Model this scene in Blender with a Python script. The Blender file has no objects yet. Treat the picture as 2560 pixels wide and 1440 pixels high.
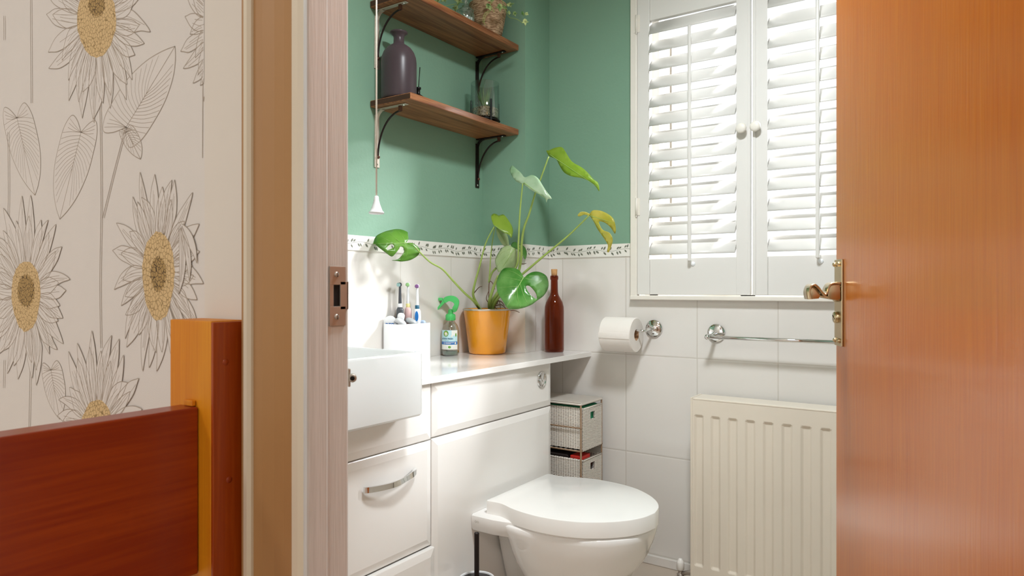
import bpy, bmesh, math, random
from mathutils import Vector, Matrix
from mathutils.geometry import delaunay_2d_cdt
random.seed(7)
PI = math.pi
COL = bpy.context.scene.collection

# ------------------------------------------------------------------ camera numbers
F = 1707.0            # focal length in pixels of the 2560 wide frame (24 mm lens)
CX, CY = 1280.0, 719.5
TH = math.radians(34.2)
H = 1.058             # eye height
FW = Vector((-math.sin(TH), math.cos(TH), 0))
RT = Vector((math.cos(TH), math.sin(TH), 0))
EYE = Vector((0, 0, H))

def ray(px, py):
    return FW + RT * ((px - CX) / F) + Vector((0, 0, (CY - py) / F))
def at_x(px, py, X):
    d = ray(px, py); return EYE + d * (X / d.x)
def at_y(px, py, Y):
    d = ray(px, py); return EYE + d * (Y / d.y)
def at_z(px, py, Z):
    d = ray(px, py); return EYE + d * ((Z - H) / d.z)
def at_d(px, py, t):
    return EYE + ray(px, py) * t

# ------------------------------------------------------------------ materials
def lin(h):
    h = h.lstrip('#'); r = []
    for i in (0, 2, 4):
        c = int(h[i:i+2], 16) / 255
        r.append(c / 12.92 if c <= .04045 else ((c + .055) / 1.055) ** 2.4)
    return (r[0], r[1], r[2], 1)

class NT:
    def __init__(s, m):
        s.t = m.node_tree; s.n = s.t.nodes; s.l = s.t.links
    def node(s, typ, **kw):
        nd = s.n.new(typ)
        for k, v in kw.items():
            if k.startswith('i_'):
                nd.inputs[int(k[2:])].default_value = v
            else: setattr(nd, k, v)
        return nd
    def link(s, a, b): s.l.new(a, b)
    def math(s, op, a, b=None, c=None):
        nd = s.n.new('ShaderNodeMath'); nd.operation = op
        for i, v in enumerate((a, b, c)):
            if v is None: continue
            if isinstance(v, (int, float)): nd.inputs[i].default_value = v
            else: s.l.new(v, nd.inputs[i])
        return nd.outputs[0]
    def mix(s, fac, a, b):
        nd = s.n.new('ShaderNodeMix'); nd.data_type = 'RGBA'
        if isinstance(fac, (int, float)): nd.inputs[0].default_value = fac
        else: s.l.new(fac, nd.inputs[0])
        for i, v in ((6, a), (7, b)):
            if isinstance(v, tuple): nd.inputs[i].default_value = v
            else: s.l.new(v, nd.inputs[i])
        return nd.outputs[2]

def new_mat(name):
    m = bpy.data.materials.new(name); m.use_nodes = True
    nt = NT(m); b = nt.n['Principled BSDF']
    return m, nt, b

def pmat(name, col, rough=.4, metal=0, var=.04, scale=14, bump=0, bscale=60, coat=0, sub=0, trans=0, ior=1.45, alpha=1):
    """plain coloured surface with a faint procedural unevenness"""
    m, nt, b = new_mat(name)
    c = lin(col) if isinstance(col, str) else col
    g = nt.node('ShaderNodeNewGeometry')
    nz = nt.node('ShaderNodeTexNoise'); nz.inputs['Scale'].default_value = scale; nz.inputs['Detail'].default_value = 4
    nt.link(g.outputs['Position'], nz.inputs['Vector'])
    lo = tuple(max(0, v * (1 - var)) for v in c[:3]) + (1,); hi = tuple(min(1, v * (1 + var)) for v in c[:3]) + (1,)
    nt.link(nt.mix(nz.outputs['Fac'], lo, hi), b.inputs['Base Color'])
    b.inputs['Roughness'].default_value = rough; b.inputs['Metallic'].default_value = metal
    b.inputs['Coat Weight'].default_value = coat; b.inputs['Coat Roughness'].default_value = .06
    b.inputs['IOR'].default_value = ior
    if trans: b.inputs['Transmission Weight'].default_value = trans
    if sub:
        b.inputs['Subsurface Weight'].default_value = sub; b.inputs['Subsurface Radius'].default_value = (.01, .01, .01)
    if bump:
        n2 = nt.node('ShaderNodeTexNoise'); n2.inputs['Scale'].default_value = bscale; n2.inputs['Detail'].default_value = 3
        nt.link(g.outputs['Position'], n2.inputs['Vector'])
        bp = nt.node('ShaderNodeBump'); bp.inputs['Strength'].default_value = bump; bp.inputs['Distance'].default_value = .002
        nt.link(n2.outputs['Fac'], bp.inputs['Height']); nt.link(bp.outputs['Normal'], b.inputs['Normal'])
    return m

def wood(name, dark, light, axis, rough=.3, coat=.5, scale=1., bump=.15, coatr=.12, rings=1.):
    """varnished timber, grain along the given axis"""
    m, nt, b = new_mat(name)
    g = nt.node('ShaderNodeTexCoord')
    mp = nt.node('ShaderNodeMapping')
    s = [26 * scale, 26 * scale, 26 * scale]; s['xyz'.index(axis)] = 1.1 * scale
    mp.inputs['Scale'].default_value = s
    nt.link(g.outputs['Object'], mp.inputs['Vector'])
    n1 = nt.node('ShaderNodeTexNoise'); n1.inputs['Scale'].default_value = .55; n1.inputs['Detail'].default_value = 5; n1.inputs['Distortion'].default_value = .6
    nt.link(mp.outputs[0], n1.inputs['Vector'])
    s2 = nt.node('ShaderNodeMapping'); q = [260 * scale] * 3; q['xyz'.index(axis)] = 9 * scale
    s2.inputs['Scale'].default_value = q; nt.link(g.outputs['Object'], s2.inputs['Vector'])
    n2 = nt.node('ShaderNodeTexNoise'); n2.inputs['Scale'].default_value = 1.2; n2.inputs['Detail'].default_value = 3
    nt.link(s2.outputs[0], n2.inputs['Vector'])
    ring = nt.math('FRACT', nt.math('MULTIPLY', n1.outputs['Fac'], 7.0 * rings))
    ring = nt.math('ABSOLUTE', nt.math('SUBTRACT', ring, .5))
    f = nt.math('ADD', nt.math('MULTIPLY', ring, .8), nt.math('MULTIPLY', nt.math('SUBTRACT', n2.outputs['Fac'], .5), 1.1))
    f = nt.math('ADD', f, nt.math('MULTIPLY', nt.math('SUBTRACT', n1.outputs['Fac'], .4), .9))
    cl = nt.node('ShaderNodeClamp'); nt.link(f, cl.inputs[0])
    nt.link(nt.mix(cl.outputs[0], lin(dark), lin(light)), b.inputs['Base Color'])
    b.inputs['Roughness'].default_value = rough; b.inputs['Coat Weight'].default_value = coat
    b.inputs['Coat Roughness'].default_value = coatr
    bp = nt.node('ShaderNodeBump'); bp.inputs['Strength'].default_value = bump; bp.inputs['Distance'].default_value = .001
    nt.link(n2.outputs['Fac'], bp.inputs['Height']); nt.link(bp.outputs['Normal'], b.inputs['Normal'])
    nt.link(bp.outputs['Normal'], b.inputs['Coat Normal'])
    return m

def tile_mat(name, axis, off, pitch, zoff, zpitch, col='#e3dfda', grout='#c9c3ba', gw=.0016, rough=.1):
    m, nt, b = new_mat(name)
    g = nt.node('ShaderNodeNewGeometry'); sp = nt.node('ShaderNodeSeparateXYZ')
    nt.link(g.outputs['Position'], sp.inputs[0])
    def edge(c, o, p):
        fr = nt.math('FRACT', nt.math('ADD', nt.math('DIVIDE', nt.math('SUBTRACT', c, o), p), 40))
        return nt.math('MULTIPLY', nt.math('MINIMUM', fr, nt.math('SUBTRACT', 1, fr)), p)
    d = nt.math('MINIMUM', edge(sp.outputs['xyz'.index(axis)], off, pitch), edge(sp.outputs[2], zoff, zpitch))
    mr = nt.node('ShaderNodeMapRange'); mr.inputs[1].default_value = gw * .6; mr.inputs[2].default_value = gw * 1.3
    nt.link(d, mr.inputs[0])
    nz = nt.node('ShaderNodeTexNoise'); nz.inputs['Scale'].default_value = 3; nt.link(g.outputs['Position'], nz.inputs['Vector'])
    base = nt.mix(nz.outputs['Fac'], lin(col), tuple(v * .96 for v in lin(col)[:3]) + (1,))
    nt.link(nt.mix(mr.outputs[0], lin(grout), base), b.inputs['Base Color'])
    m2 = nt.node('ShaderNodeMapRange'); m2.inputs[1].default_value = 0; m2.inputs[2].default_value = gw * 3.2
    nt.link(d, m2.inputs[0])
    n3 = nt.node('ShaderNodeTexNoise'); n3.inputs['Scale'].default_value = 5; nt.link(g.outputs['Position'], n3.inputs['Vector'])
    hgt = nt.math('ADD', m2.outputs[0], nt.math('MULTIPLY', n3.outputs['Fac'], 1.1))
    bp = nt.node('ShaderNodeBump'); bp.inputs['Strength'].default_value = .5; bp.inputs['Distance'].default_value = .0012
    nt.link(hgt, bp.inputs['Height']); nt.link(bp.outputs['Normal'], b.inputs['Normal'])
    rr = nt.math('SUBTRACT', .6, nt.math('MULTIPLY', mr.outputs[0], .6 - rough)); nt.link(rr, b.inputs['Roughness'])
    return m

def clear_mat(name, tint, refl=.12, rough=.02, fac=.85):
    """thin clear sheet: mostly lets light straight through, reflects at the surface"""
    m = bpy.data.materials.new(name); m.use_nodes = True; nt = NT(m)
    for n in list(nt.n):
        if n.type != 'OUTPUT_MATERIAL': nt.n.remove(n)
    out = [n for n in nt.n if n.type == 'OUTPUT_MATERIAL'][0]
    tr = nt.node('ShaderNodeBsdfTransparent'); tr.inputs[0].default_value = lin(tint)
    gl = nt.node('ShaderNodeBsdfGlossy'); gl.inputs['Roughness'].default_value = rough
    lw = nt.node('ShaderNodeLayerWeight'); lw.inputs[0].default_value = .25
    mx = nt.node('ShaderNodeMixShader')
    f = nt.math('MINIMUM', nt.math('ADD', nt.math('MULTIPLY', lw.outputs['Facing'], .55), refl * .5), .7)
    nt.link(f, mx.inputs[0]); nt.link(tr.outputs[0], mx.inputs[1]); nt.link(gl.outputs[0], mx.inputs[2])
    nt.link(mx.outputs[0], out.inputs[0])
    return m

def tinted_mat(name, dark, glossrough=.06, trans=.6, body='#5a2412'):
    """coloured bottle glass: part see-through, part coloured body, sharp reflections"""
    m, nt, b = new_mat(name)
    out = [n for n in nt.n if n.type == 'OUTPUT_MATERIAL'][0]
    b.inputs['Base Color'].default_value = lin(body); b.inputs['Roughness'].default_value = glossrough
    b.inputs['Coat Weight'].default_value = .5 if glossrough < .2 else 0
    tr = nt.node('ShaderNodeBsdfTransparent'); tr.inputs[0].default_value = lin(dark)
    lw = nt.node('ShaderNodeLayerWeight'); lw.inputs[0].default_value = .5
    mx = nt.node('ShaderNodeMixShader')
    f = nt.math('MULTIPLY', nt.math('SUBTRACT', 1, lw.outputs['Facing']), trans)
    nt.link(f, mx.inputs[0]); nt.link(b.outputs[0], mx.inputs[1]); nt.link(tr.outputs[0], mx.inputs[2])
    nt.link(mx.outputs[0], out.inputs[0])
    return m

def leaf_mat(name, c1, c2, transl=.35, rough=.28, scale=9):
    m, nt, b = new_mat(name)
    out = [n for n in nt.n if n.type == 'OUTPUT_MATERIAL'][0]
    g = nt.node('ShaderNodeNewGeometry'); nz = nt.node('ShaderNodeTexNoise')
    nz.inputs['Scale'].default_value = scale; nz.inputs['Detail'].default_value = 6
    nt.link(g.outputs['Position'], nz.inputs['Vector'])
    mr = nt.node('ShaderNodeMapRange'); mr.inputs[1].default_value = .35; mr.inputs[2].default_value = .65
    nt.link(nz.outputs['Fac'], mr.inputs[0])
    c = nt.mix(mr.outputs[0], lin(c1), lin(c2)); nt.link(c, b.inputs['Base Color'])
    b.inputs['Roughness'].default_value = rough
    tl = nt.node('ShaderNodeBsdfTranslucent'); nt.link(c, tl.inputs[0])
    mx = nt.node('ShaderNodeMixShader'); mx.inputs[0].default_value = transl
    nt.link(b.outputs[0], mx.inputs[1]); nt.link(tl.outputs[0], mx.inputs[2]); nt.link(mx.outputs[0], out.inputs[0])
    return m

def emit_mat(name, col, st):
    m = bpy.data.materials.new(name); m.use_nodes = True; nt = NT(m)
    b = nt.n['Principled BSDF']; b.inputs['Emission Color'].default_value = lin(col); b.inputs['Emission Strength'].default_value = st
    return m

def wicker_mat(name, axis):
    """white painted wicker, the small dark gaps of the weave in staggered rows"""
    m, nt, b = new_mat(name)
    g = nt.node('ShaderNodeNewGeometry'); sp = nt.node('ShaderNodeSeparateXYZ'); nt.link(g.outputs['Position'], sp.inputs[0])
    px, pz = .0105, .0056
    a = 'xyz'.index(axis)
    cu = nt.math('DIVIDE', sp.outputs[a], px); fu = nt.math('FRACT', nt.math('ADD', cu, 100))
    vv = sp.outputs[2] if axis != 'z' else sp.outputs[1]
    half = nt.math('MULTIPLY', nt.math('MODULO', nt.math('FLOOR', nt.math('ADD', cu, 100)), 2), .5)
    fv = nt.math('FRACT', nt.math('ADD', nt.math('ADD', nt.math('DIVIDE', vv, pz), 100), half))
    du = nt.math('ABSOLUTE', nt.math('SUBTRACT', fu, .5)); dv = nt.math('ABSOLUTE', nt.math('SUBTRACT', fv, .5))
    hole = nt.math('MULTIPLY', nt.math('LESS_THAN', du, .2), nt.math('LESS_THAN', dv, .17))
    nt.link(nt.mix(hole, lin('#e4ddd3'), lin('#6d5f52')), b.inputs['Base Color'])
    b.inputs['Roughness'].default_value = .55
    bp = nt.node('ShaderNodeBump'); bp.inputs['Strength'].default_value = .7; bp.inputs['Distance'].default_value = .002
    h = nt.math('SUBTRACT', nt.math('ADD', nt.math('COSINE', nt.math('MULTIPLY', fv, 6.283)), nt.math('MULTIPLY', nt.math('COSINE', nt.math('MULTIPLY', fu, 6.283)), .5)), nt.math('MULTIPLY', hole, 2))
    nt.link(nt.math('MULTIPLY', h, .4), bp.inputs['Height']); nt.link(bp.outputs['Normal'], b.inputs['Normal'])
    return m

def rope_mat(name):
    m, nt, b = new_mat(name)
    g = nt.node('ShaderNodeTexCoord'); nz = nt.node('ShaderNodeTexNoise'); nz.inputs['Scale'].default_value = 160; nz.inputs['Detail'].default_value = 4
    mp_rope = nt.node('ShaderNodeMapping'); mp_rope.inputs['Scale'].default_value = (.45, .45, 2.2); nt.link(g.outputs['Object'], mp_rope.inputs['Vector']); nt.link(mp_rope.outputs[0], nz.inputs['Vector'])
    mr = nt.node('ShaderNodeMapRange'); mr.inputs[1].default_value = .38; mr.inputs[2].default_value = .62; nt.link(nz.outputs['Fac'], mr.inputs[0])
    nt.link(nt.mix(mr.outputs[0], lin('#8a6a4c'), lin('#cfb08e')), b.inputs['Base Color']); b.inputs['Roughness'].default_value = .85
    bp = nt.node('ShaderNodeBump'); bp.inputs['Strength'].default_value = 1; bp.inputs['Distance'].default_value = .003
    nt.link(nz.outputs['Fac'], bp.inputs['Height']); nt.link(bp.outputs['Normal'], b.inputs['Normal'])
    return m

def speck_mat(name, c1, c2, scale, bump=1):
    m, nt, b = new_mat(name)
    g = nt.node('ShaderNodeNewGeometry'); v = nt.node('ShaderNodeTexVoronoi'); v.inputs['Scale'].default_value = scale
    nt.link(g.outputs['Position'], v.inputs['Vector']); sp = nt.node('ShaderNodeSeparateXYZ'); nt.link(v.outputs['Color'], sp.inputs[0])
    nt.link(nt.mix(sp.outputs[0], lin(c1), lin(c2)), b.inputs['Base Color']); b.inputs['Roughness'].default_value = .85
    bp = nt.node('ShaderNodeBump'); bp.inputs['Strength'].default_value = bump; bp.inputs['Distance'].default_value = .003; bp.invert = True
    nt.link(v.outputs['Distance'], bp.inputs['Height']); nt.link(bp.outputs['Normal'], b.inputs['Normal'])
    return m

def seed_mat(name, cells, edge):
    """printed seeds: voronoi cells with drawn outlines, squeezed sideways as on the paper"""
    m, nt, b = new_mat(name)
    g = nt.node('ShaderNodeNewGeometry'); v = nt.node('ShaderNodeTexVoronoi'); v.feature = 'DISTANCE_TO_EDGE'; v.inputs['Scale'].default_value = 150
    nt.link(g.outputs['Position'], v.inputs['Vector'])
    f = nt.math('LESS_THAN', v.outputs['Distance'], .055)
    nt.link(nt.mix(f, lin(cells), lin(edge)), b.inputs['Base Color']); b.inputs['Roughness'].default_value = .8
    return m

M = {}
TZ = (.797, .380)
M['tile_back'] = tile_mat('white_wall_tile_back', 'x', -1.138, .286, *TZ)
M['tile_left'] = tile_mat('white_wall_tile_left', 'y', 1.794, .285, *TZ)
M['floor_tile'] = pmat('pale_floor_vinyl', '#b6a899', .35, var=.1, scale=6)
M['green'] = pmat('green_wall_paint', '#7ca08a', .5, var=.04, scale=3, bump=.25, bscale=90)
M['ceil'] = pmat('white_ceiling_paint', '#efece6', .8)
M['cream_wall'] = pmat('cream_wallpaper_ground', '#d9d2ca', .75, var=.02, bump=.12, bscale=500)
M['plain_wall'] = pmat('plain_cream_wall', '#dad1c5', .7, var=.02)
M['border'] = pmat('border_tile', '#ebe8e2', .12, var=.01)
M['vine'] = pmat('grey_green_print', '#74776a', .4, var=.25, scale=80)
M['ink'] = pmat('brown_ink', '#a39483', .8, var=.15, scale=60)
M['ink_dark'] = pmat('dark_brown_ink', '#5a4632', .8, var=.2, scale=90)
M['paper'] = pmat('petal_ground', '#d9d2ca', .8, var=.02)
M['seeds'] = seed_mat('yellow_seed_print', '#d2b483', '#93784c')
M['core'] = seed_mat('dark_seed_print', '#a98a55', '#3e2c18')
M['white_gloss'] = pmat('white_gloss_cabinet', '#efedea', .14, var=.01, coat=.3)
M['ceramic'] = pmat('white_ceramic', '#f0efed', .07, var=.01, coat=.6)
M['ceramic_cool'] = pmat('white_basin_ceramic', '#e6eaeb', .07, var=.01, coat=.6)
M['seat_plastic'] = pmat('white_seat_plastic', '#f2f1ee', .16, var=.01)
M['worktop'] = pmat('white_worktop', '#eeece9', .1, var=.015, coat=.3)
M['shutter'] = pmat('white_satin_shutter', '#dfddd9', .35, var=.01)
M['frame'] = pmat('off_white_window_frame', '#e6e1d8', .4, var=.03)
M['paint'] = wood('brushed_white_gloss_paint', '#c8c7c3', '#dedddb', 'z', .3, .2, 1.6, .5, .15, .3)
M['tan'] = pmat('tan_painted_moulding', '#aa7f50', .5, var=.04, scale=4)  # cream moulding: its shade and orange bounce are put into this colour
M['bead'] = pmat('cream_painted_bead', '#d8cbb4', .45, var=.03, scale=4)
M['chrome'] = pmat('chrome', '#e4e4e4', .06, 1, var=.01)
M['steel'] = pmat('dull_steel', '#b9b0a6', .45, .75, var=.12, scale=60)
M['brass'] = pmat('worn_brass', '#c6b08a', .26, 1, var=.18, scale=40)
M['iron'] = pmat('dark_iron', '#2b2220', .4, .6, var=.3, scale=50)
M['iron_pale'] = pmat('pale_worn_iron', '#c8bdb0', .35, .5, var=.15, scale=40)
M['rust'] = pmat('rusty_rivet', '#59392a', .6, .3)
M['black'] = pmat('black_metal', '#141414', .4, .2)
M['dark_hole'] = pmat('dark_recess', '#120d0a', .9)
M['rad'] = pmat('cream_radiator_enamel', '#e2d8c9', .3, var=.02)
M['rad_white'] = pmat('white_plastic_cap', '#f2efea', .35)
M['shelf'] = wood('stained_pine', '#6c3718', '#c28454', 'y', .4, .25, 1.0, .25, .25)
M['shelf_end'] = wood('stained_pine_end', '#3c1c0e', '#5e3320', 'x', .5, .1, 2.0)
M['door'] = wood('orange_varnished_door', '#bc5c00', '#d47a12', 'z', .35, .8, .8, .22, .14, .3)
M['newel'] = wood('varnished_newel', '#cf7a06', '#e39a12', 'z', .5, .0, 1.0, .15, .2, .5)
M['rail_side'] = wood('red_varnished_side_board', '#9a3a04', '#ba5a10', 'z', .35, .25, .8, .15, .2, .5)
M['rail'] = wood('red_varnished_board', '#862604', '#b04a0c', 'y', .35, .3, .6, .15, .18, .5)
M['paper_roll'] = pmat('toilet_paper', '#ece6e0', .9, var=.02, bump=.3, bscale=400)
M['card'] = pmat('cardboard', '#b08a68', .9)
M['orange_pot'] = pmat('orange_glaze', '#ee9d22', .16, var=.05, scale=20, coat=.6)
M['soil'] = pmat('dark_soil', '#3a2a20', .95, var=.4, scale=120, bump=1, bscale=200)
M['cork'] = pmat('cork', '#cf9f6b', .9, var=.2, scale=200)
M['amber'] = tinted_mat('amber_bottle_glass', '#b8744c', .05, .85, '#7a341c')
M['plum'] = tinted_mat('frosted_plum_glass', '#8a7a80', .32, .45, '#5a4c52')
M['clear'] = clear_mat('clear_glass', '#eef4f2', .14)
M['clear_green'] = clear_mat('clear_plastic', '#f0f5f1', .3, .06)
M['pane'] = clear_mat('window_pane', '#ffffff', .03)
M['green_plastic'] = pmat('green_plastic', '#4fbf68', .3)
M['white_plastic'] = pmat('white_plastic', '#eceff2', .3, var=.01)
M['grey_plastic'] = pmat('dark_grey_plastic', '#4a4e54', .3)
M['pink_plastic'] = pmat('pale_pink_plastic', '#d9b7b6', .35)
M['blue_plastic'] = pmat('blue_rubber', '#1d78c8', .4)
M['pale_grey'] = pmat('pale_grey_plastic', '#c9cbcd', .3); M['mid_grey'] = pmat('mid_grey_plastic', '#b0b4b6', .3)
M['pale_blue'] = pmat('pale_blue_plastic', '#a9bdd6', .4)
M['bristle_blue'] = pmat('light_blue_bristles', '#a9d4d6', .7)
M['bristle_green'] = pmat('green_bristles', '#9ccb8b', .7)
M['bristle_purple'] = pmat('purple_bristles', '#8a5f95', .7)
M['yellow'] = pmat('yellow_plastic', '#dcd290', .5)
M['label'] = pmat('pale_blue_label', '#bfe4ee', .4, var=.05, scale=60)
M['label_white'] = pmat('white_label', '#eef0ea', .4)
M['label_blue'] = pmat('blue_label_band', '#2d6fb8', .4)
M['label_navy'] = pmat('navy_lettering', '#1f5f7c', .4)
M['label_green'] = pmat('green_label_mark', '#6da544', .4)
M['wick_x'] = wicker_mat('white_wicker_front', 'x'); M['wick_y'] = wicker_mat('white_wicker_side', 'y')
M['wick_top'] = wicker_mat('white_wicker_top', 'z')
M['cane'] = pmat('brown_wire_frame', '#8d7258', .5, var=.2, scale=70)
M['teal'] = pmat('green_folded_cloth', '#2c8a62', .8); M['red'] = pmat('red_packet', '#c8281e', .5); M['darkstuff'] = pmat('dark_cloth', '#2a2220', .9)
M['rope'] = rope_mat('jute_rope'); M['gravel'] = speck_mat('tan_gravel', '#5c432e', '#d8bc98', 260)
M['agave'] = leaf_mat('grey_green_succulent', '#2f6a42', '#7fa56c', .1)
M['ivy'] = leaf_mat('variegated_ivy', '#4a7a35', '#c3cf8e', .2, .4, 45)
M['leaf'] = leaf_mat('monstera_green', '#4c8426', '#73a544'); M['leaf_deep'] = leaf_mat('monstera_deep_green', '#3b7a26', '#6ea255', .2, .22, 14)
M['leaf_pale'] = leaf_mat('monstera_pale', '#a9c08a', '#c4d2a2'); M['leaf_lime'] = leaf_mat('monstera_lime', '#87ad33', '#a3c04a', .45)
M['leaf_yellow'] = leaf_mat('monstera_yellowing', '#b9b548', '#cfc468', .4); M['leaf_mint'] = leaf_mat('monstera_silver_green', '#8fb68c', '#bdd3b4', .25, .2)
M['rib'] = pmat('pale_midrib', '#94b765', .4)
M['stem'] = pmat('green_stem', '#94ab58', .4, var=.15, scale=30); M['stem_brown'] = pmat('brown_root', '#6f5340', .8, var=.3, scale=60)
M['lamp'] = emit_mat('lit_opal_diffuser', '#ffe9cf', 3.0)
M['render'] = pmat('pale_render', '#e9e6df', .8)
M['carpet'] = pmat('beige_carpet', '#a48f78', .95, var=.15, scale=200)
M['cord'] = pmat('cream_cord', '#e9e2d6', .7)

# ------------------------------------------------------------------ mesh builder
def worg(p):
    v = Vector((0, 0, 0))
    while p is not None: v += p.location; p = p.parent
    return v

class MB:
    def __init__(s): s.b = bmesh.new()
    def face(s, vs, mi=0, smooth=False):
        try:
            f = s.b.faces.new([s.b.verts.new(v) for v in vs]); f.material_index = mi; f.smooth = smooth
            return f
        except ValueError: return None
    def box(s, x0, x1, y0, y1, z0, z1, bev=0, mi=0, seg=2, mx=None, my=None, mz=None, mtx=None):
        b2 = bmesh.new()
        bmesh.ops.create_cube(b2, size=1)
        for v in b2.verts:
            v.co = Vector(((x0 + x1) / 2 + v.co.x * (x1 - x0), (y0 + y1) / 2 + v.co.y * (y1 - y0), (z0 + z1) / 2 + v.co.z * (z1 - z0)))
        b2.normal_update()
        for f in b2.faces:
            f.material_index = mi
            n = f.normal
            if mx is not None and abs(n.x) > .9: f.material_index = mx
            if my is not None and abs(n.y) > .9: f.material_index = my
            if mz is not None and abs(n.z) > .9: f.material_index = mz
        if bev: bmesh.ops.bevel(b2, geom=b2.edges[:], offset=bev, segments=seg, affect='EDGES', profile=.5, clamp_overlap=True)
        s.merge(b2, mtx)
    def merge(s, b2, mtx=None, smooth=None):
        if mtx is not None: b2.transform(mtx)
        if smooth is not None:
            for f in b2.faces: f.smooth = smooth
        me = bpy.data.meshes.new('tmp'); b2.to_mesh(me); b2.free()
        s.b.from_mesh(me); bpy.data.meshes.remove(me)
    def lathe(s, prof, c=(0, 0, 0), seg=40, mi=0, mtx=None, smooth=True, sx=1, sy=1):
        """prof: list of (r, z)"""
        b2 = bmesh.new(); rings = []
        for r, z in prof:
            if r < 1e-6: rings.append([b2.verts.new((0, 0, z))])
            else: rings.append([b2.verts.new((r * sx * math.cos(2 * PI * i / seg), r * sy * math.sin(2 * PI * i / seg), z)) for i in range(seg)])
        for a, b in zip(rings[:-1], rings[1:]):
            for i in range(seg):
                j = (i + 1) % seg
                if len(a) == 1 and len(b) == 1: continue
                if len(a) == 1: q = [a[0], b[j], b[i]]
                elif len(b) == 1: q = [a[i], a[j], b[0]]
                else: q = [a[i], a[j], b[j], b[i]]
                f = b2.faces.new(q); f.smooth = smooth; f.material_index = mi
        bmesh.ops.recalc_face_normals(b2, faces=b2.faces[:])
        m = Matrix.Translation(c)
        if mtx is not None: m = m @ mtx
        s.merge(b2, m)
    def tube(s, pts, r, seg=10, mi=0, caps=True, closed=False):
        pts = [Vector(p) for p in pts]; n = len(pts)
        rr = r if isinstance(r, (list, tuple)) else [r] * n
        b2 = bmesh.new(); rings = []; prev = None
        for i, p in enumerate(pts):
            if closed: t = pts[(i + 1) % n] - pts[i - 1]
            else: t = pts[min(i + 1, n - 1)] - pts[max(i - 1, 0)]
            t.normalize()
            if prev is None:
                a = Vector((0, 0, 1)) if abs(t.z) < .9 else Vector((1, 0, 0)); u = t.cross(a).normalized()
            else: u = (prev - t * prev.dot(t)).normalized()
            prev = u; w = t.cross(u)
            rings.append([b2.verts.new(p + (u * math.cos(2 * PI * k / seg) + w * math.sin(2 * PI * k / seg)) * rr[i]) for k in range(seg)])
        prs = list(zip(rings[:-1], rings[1:]))
        if closed: prs.append((rings[-1], rings[0]))
        for a, b in prs:
            for k in range(seg):
                f = b2.faces.new([a[k], a[(k + 1) % seg], b[(k + 1) % seg], b[k]]); f.smooth = True; f.material_index = mi
        if caps and not closed:
            for q in (rings[0][::-1], rings[-1]):
                f = b2.faces.new(q); f.material_index = mi
        s.merge(b2)
    def ribbon(s, pts, w, n, mi=0):
        """flat drawn line of width w on a plane with normal n"""
        pts = [Vector(p) for p in pts]; n = Vector(n); L = []
        for i, p in enumerate(pts):
            t = pts[min(i + 1, len(pts) - 1)] - pts[max(i - 1, 0)]
            if t.length < 1e-9: t = Vector((0, 0, 1))
            u = t.normalized().cross(n).normalized() * (w / 2)
            L.append((s.b.verts.new(p - u), s.b.verts.new(p + u)))
        for a, b in zip(L[:-1], L[1:]):
            f = s.b.faces.new([a[0], a[1], b[1], b[0]]); f.material_index = mi
    def prism(s, poly, a, b, mi=0, bev=0, smooth=False, seg=2):
        """poly: 3-D points of one cap; swept by vector b-a"""
        d = Vector(b) - Vector(a); b2 = bmesh.new()
        lo = [b2.verts.new(Vector(p)) for p in poly]; hi = [b2.verts.new(Vector(p) + d) for p in poly]
        n = len(lo)
        f0 = b2.faces.new(lo[::-1]); f1 = b2.faces.new(hi)
        sides = [b2.faces.new([lo[i], lo[(i + 1) % n], hi[(i + 1) % n], hi[i]]) for i in range(n)]
        for f in b2.faces: f.material_index = mi
        if smooth:
            for f in sides: f.smooth = True
        bmesh.ops.recalc_face_normals(b2, faces=b2.faces[:])
        if bev:
            ed = [e for e in b2.edges if (f0 in e.link_faces or f1 in e.link_faces)]
            bmesh.ops.bevel(b2, geom=ed, offset=bev, segments=seg, affect='EDGES', profile=.5, clamp_overlap=True)
            if smooth:
                for f in b2.faces:
                    if len(f.verts) <= 4: f.smooth = True
        s.merge(b2)
    def loft(s, rings, mi=0, cap0=True, cap1=True, smooth=True):
        b2 = bmesh.new(); R = [[b2.verts.new(Vector(p)) for p in r] for r in rings]; n = len(R[0])
        for a, b in zip(R[:-1], R[1:]):
            for i in range(n):
                f = b2.faces.new([a[i], a[(i + 1) % n], b[(i + 1) % n], b[i]]); f.smooth = smooth; f.material_index = mi
        if cap0: b2.faces.new(R[0][::-1]).material_index = mi
        if cap1: b2.faces.new(R[-1]).material_index = mi
        bmesh.ops.recalc_face_normals(b2, faces=b2.faces[:])
        s.merge(b2)
    def build(s, name, mats, parent=None, loc=None, auto=None):
        if not isinstance(mats, (list, tuple)): mats = [mats]
        me = bpy.data.meshes.new(name)
        o = bpy.data.objects.new(name, me); COL.objects.link(o)
        if parent is not None:
            o.parent = parent; org = worg(parent)
        else: org = Vector(loc) if loc is not None else Vector((0, 0, 0)); o.location = org
        s.b.transform(Matrix.Translation(-org)); s.b.to_mesh(me); s.b.free()
        for m in mats: me.materials.append(M[m] if isinstance(m, str) else m)
        if auto is not None:
            for p in me.polygons: p.use_smooth = True
            me.set_sharp_from_angle(angle=math.radians(auto))
        return o

def thing(name, label, cat, loc, group=None):
    o = bpy.data.objects.new(name, None); COL.objects.link(o); o.location = loc
    o.empty_display_size = .05
    return tag(o, label, cat, group)
def tag(o, label, cat, group=None):
    o['label'] = label; o['category'] = cat
    if group: o['group'] = group
    return o
def struct(o, label=None):
    o['kind'] = 'structure'
    if label: o['label'] = label
    return o

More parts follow.
